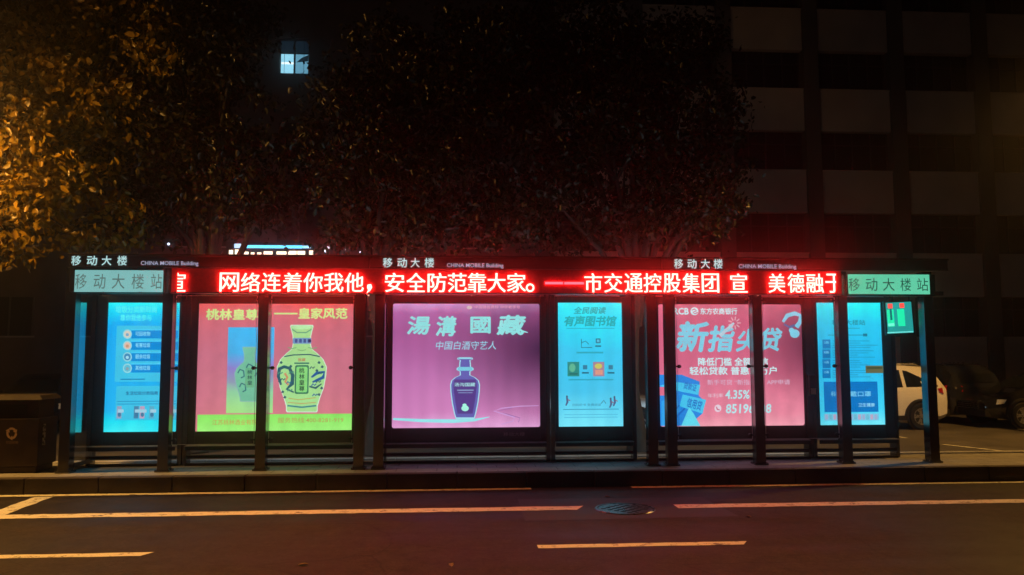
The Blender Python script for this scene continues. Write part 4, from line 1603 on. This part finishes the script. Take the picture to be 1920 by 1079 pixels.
def crown(blobs, n, size, seed):
    """leafy crown: leaves in clusters scattered through several lobes, with gaps"""
    R = np.random.default_rng(seed)
    vol = np.array([b[3] * b[4] * b[5] for b in blobs])
    cnt = (vol / vol.sum() * n).astype(int)
    P = []
    for (x, y, z, rx, ry, rz), k in zip(blobs, cnt):
        ncl = max(6, k // 46)
        d = R.normal(size=(ncl, 3))
        d /= np.linalg.norm(d, axis=1)[:, None]
        rad = R.uniform(.35, 1.0, ncl) ** .5
        cc = d * rad[:, None] * np.array([rx, ry, rz]) + np.array([x, y, z])
        ci = R.integers(0, ncl, k)
        spread = R.uniform(.10, .30, ncl)
        P.append(cc[ci] + R.normal(size=(k, 3)) * spread[ci][:, None] * np.array([1, 1, .75]))
    P = np.concatenate(P)
    k = len(P)
    sz = size * R.uniform(.55, 1.25, k)
    ax = R.normal(size=(k, 3))
    ax[:, 2] -= .7                                    # tips droop
    ax /= np.linalg.norm(ax, axis=1)[:, None]
    nr = R.normal(size=(k, 3)) * .8
    nr[:, 2] += .8
    sd = np.cross(ax, nr)
    sd /= np.linalg.norm(sd, axis=1)[:, None]
    nr = np.cross(sd, ax)
    fold = R.uniform(.05, .3, k)[:, None]
    s = sz[:, None]
    wd = R.uniform(.24, .36, k)[:, None]
    v = np.stack([P, P + ax * s * .3 + sd * s * wd + nr * s * fold * .5, P + ax * s * .72 + sd * s * wd * .8 + nr * s * fold * .45, P + ax * s * 1.05 - nr * s * .12,
                  P + ax * s * .72 - sd * s * wd * .8 + nr * s * fold * .45, P + ax * s * .3 - sd * s * wd + nr * s * fold * .5], 1).reshape(-1, 3)
    b = np.arange(k)[:, None] * 6
    f = np.concatenate([np.concatenate([b, b + 1, b + 2, b + 3], 1), np.concatenate([b, b + 3, b + 4, b + 5], 1)], 0)
    return v, f


def tree(px_trunk, Y, blobs_px, n, size, seed, label, lit=False, group='street trees behind the shelters'):
    base = at(px_trunk, 700, Y)
    root = empty('street_tree', (base.x, Y, 0), label, 'tree', group)
    blobs = []
    for px, py, dy, rw, rd, rh in blobs_px:
        c = at(px, py, Y + dy)
        blobs.append((c.x, c.y, c.z, rw, rd, rh))
    tk = MB()
    top = max(b[2] for b in blobs)
    zs = [0, .25, 1.2, 2.4, 3.4]
    pts = [(base.x + .12 * math.sin(z_ * 1.3 + seed), Y + .1 * math.cos(z_ + seed), z_) for z_ in zs]
    tk.tube(pts, [.27, .2, .17, .155, .14], M_BARK, 12)
    for b in blobs:
        st_ = Vector(pts[-1]) - Vector((0, 0, random.uniform(.1, .9)))
        en = Vector((b[0], b[1], b[2]))
        mid = st_.lerp(en, .5) + Vector((0, 0, .35))
        tk.tube([st_, mid, en], [.10, .06, .02], M_BARK, 7)
        for _ in range(5):
            e2 = en + Vector((random.uniform(-1, 1) * b[3], random.uniform(-1, 1) * b[4], random.uniform(-.8, 1) * b[5])) * .8
            tk.tube([mid.lerp(en, random.uniform(.1, .9)), en.lerp(e2, .5) + Vector((0, 0, .12)), e2], [.03, .018, .006], M_BARK, 5)
    tk.build('trunk', root, smooth=60)
    v, f = crown(blobs, n, size, seed)
    v = v - np.array(root.location)
    me = bpy.data.meshes.new('crown')
    me.vertices.add(len(v))
    me.vertices.foreach_set('co', v.ravel())
    me.loops.add(len(f) * 4)
    me.loops.foreach_set('vertex_index', f.ravel())
    me.polygons.add(len(f))
    me.polygons.foreach_set('loop_start', np.arange(len(f)) * 4)
    me.materials.append(M_LEAF_LAMPLIT if lit else M_LEAF)
    me.update(calc_edges=True)
    o = bpy.data.objects.new('crown', me)
    col.objects.link(o)
    o.parent = root
    return root


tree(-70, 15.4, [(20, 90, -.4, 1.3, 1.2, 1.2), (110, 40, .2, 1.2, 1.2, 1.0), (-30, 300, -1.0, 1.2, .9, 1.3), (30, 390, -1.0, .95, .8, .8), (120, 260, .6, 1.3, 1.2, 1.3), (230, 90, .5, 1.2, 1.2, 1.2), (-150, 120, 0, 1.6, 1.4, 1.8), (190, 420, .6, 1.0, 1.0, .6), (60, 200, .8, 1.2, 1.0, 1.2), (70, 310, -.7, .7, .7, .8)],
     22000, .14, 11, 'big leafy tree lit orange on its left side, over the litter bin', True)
tree(380, 16.6, [(330, 60, 0, 1.4, 1.2, 1.2), (420, 90, .2, 1.0, 1.2, 1.1), (300, 260, .4, 1.5, 1.2, 1.4), (430, 340, .3, 1.4, 1.2, 1.1), (400, 210, .5, 1.2, 1.2, 1.2), (440, 20, .4, .9, 1.0, .7), (540, 340, .9, .9, .9, 1.0), (320, 410, .2, 1.0, .9, .5)],
     16000, .13, 23, 'dark tree behind the left shelter with a lit window beside its crown')
tree(705, 15.8, [(640, 250, 0, .9, 1.0, .8), (720, 340, -.3, 1.2, 1.1, .8), (850, 350, -.8, 1.1, 1.0, .8), (980, 330, -.3, .9, .9, .9), (800, 220, .4, 1.5, 1.3, 1.3), (900, 120, .8, 1.5, 1.3, 1.2), (740, 120, .9, 1.2, 1.2, 1.0), (840, 430, -.5, 1.3, .9, .5), (680, 420, .1, .8, .8, .6), (620, 180, .3, .5, .6, .5), (1030, 280, -.2, .5, .5, .4)],
     24000, .12, 37, 'dark tree with faint orange tips above the purple poster')
tree(1190, 16.2, [(1150, 300, 0, 1.4, 1.2, 1.3), (1270, 260, 0, 1.1, 1.1, 1.2), (1340, 220, .2, .6, .7, .8), (1180, 130, .4, 1.4, 1.3, 1.2), (1060, 210, .5, 1.3, 1.2, 1.3), (1230, 400, -.2, 1.4, 1.1, .7), (1330, 390, 0, .8, .8, .5), (1060, 400, .2, 1.2, 1.0, .8), (1290, 110, .6, .8, .9, 1.0), (1080, 60, .8, 1.4, 1.2, 1.0), (1390, 330, .2, .4, .5, .4)],
     24000, .12, 53, 'dark tree standing in front of the edge of the office block')

# ------------------------------------------------------------------ street lamps (the orange light of the photograph)
def street_lamp(x, y, h, reach, power, label, cone=0):
    root = empty('street_lamp', (x, y, ZP), label, 'street lamp', 'sodium street lamps along the road')
    q = MB()
    q.tube([(x, y, ZP), (x, y, ZP + .5), (x, y, h - .6), (x, y, h - .2), (x, y - .25 * reach, h + .1), (x, y - reach, h + .2)], [.11, .08, .06, .05, .045, .04], M_FRAME, 12)
    q.build('pole', root, smooth=50)
    q = MB()
    q.hexa([(x - .16, y - reach - .6, h + .12), (x + .16, y - reach - .6, h + .12), (x + .16, y - reach, h + .12), (x - .16, y - reach, h + .12)],
           [(x - .1, y - reach - .55, h + .28), (x + .1, y - reach - .55, h + .28), (x + .1, y - reach + .05, h + .28), (x - .1, y - reach + .05, h + .28)], M_FRAME)
    q.build('lamp_head', root, bevel=.02)
    q = MB().box(x - .12, x + .12, y - reach - .55, y - reach - .1, h + .085, h + .117, glow((255, 190, 90), 6))
    q.build('lens', root)
    ld = bpy.data.lights.new('lamp_light', 'SPOT' if cone else 'POINT')
    if cone:
        ld.spot_size = math.radians(cone)
        ld.spot_blend = .18
    ld.energy = power
    ld.color = (1, .49, .1)
    ld.shadow_soft_size = .12
    lo = bpy.data.objects.new('lamp_light', ld)
    col.objects.link(lo)
    lo.parent = root
    lo.location = (0, -reach - .32, h - .06 - ZP)
    return root


street_lamp(-8.3, 14.2, 5.2, 1.9, 850, 'low street lamp among the leaves left of the litter bin, out of the picture', 0)
street_lamp(-14.5, 13.0, 8.6, 2.0, 3000, 'tall street lamp farther along the road to the left, out of the picture', 122)
street_lamp(14.2, 17.0, 8.2, 2.0, 2500, 'street lamp at the car park, out of the picture on the right', 150)
street_lamp(-4.0, -2.5, 8.8, -2.6, 4300, 'tall street lamp behind the camera, over the road', 110)

# ------------------------------------------------------------------ haze volume added to stand in for lens bloom
m = bpy.data.materials.new('bloom_haze')
m.use_nodes = True
t = m.node_tree
t.nodes.clear()
o = t.nodes.new('ShaderNodeOutputMaterial')
pv = t.nodes.new('ShaderNodeVolumePrincipled')
pv.inputs['Color'].default_value = (.9, .9, .92, 1)
pv.inputs['Density'].default_value = .0048
pv.inputs['Anisotropy'].default_value = .97
t.links.new(pv.outputs[0], o.inputs['Volume'])
hz = MB().box(GX0 - 3, GX1 + 3, -44, 79, -1.1, 22, m)
tag(hz.build('haze'), 'thin added haze that gives a lens-like bloom round the lit signs', 'haze', kind='stuff')
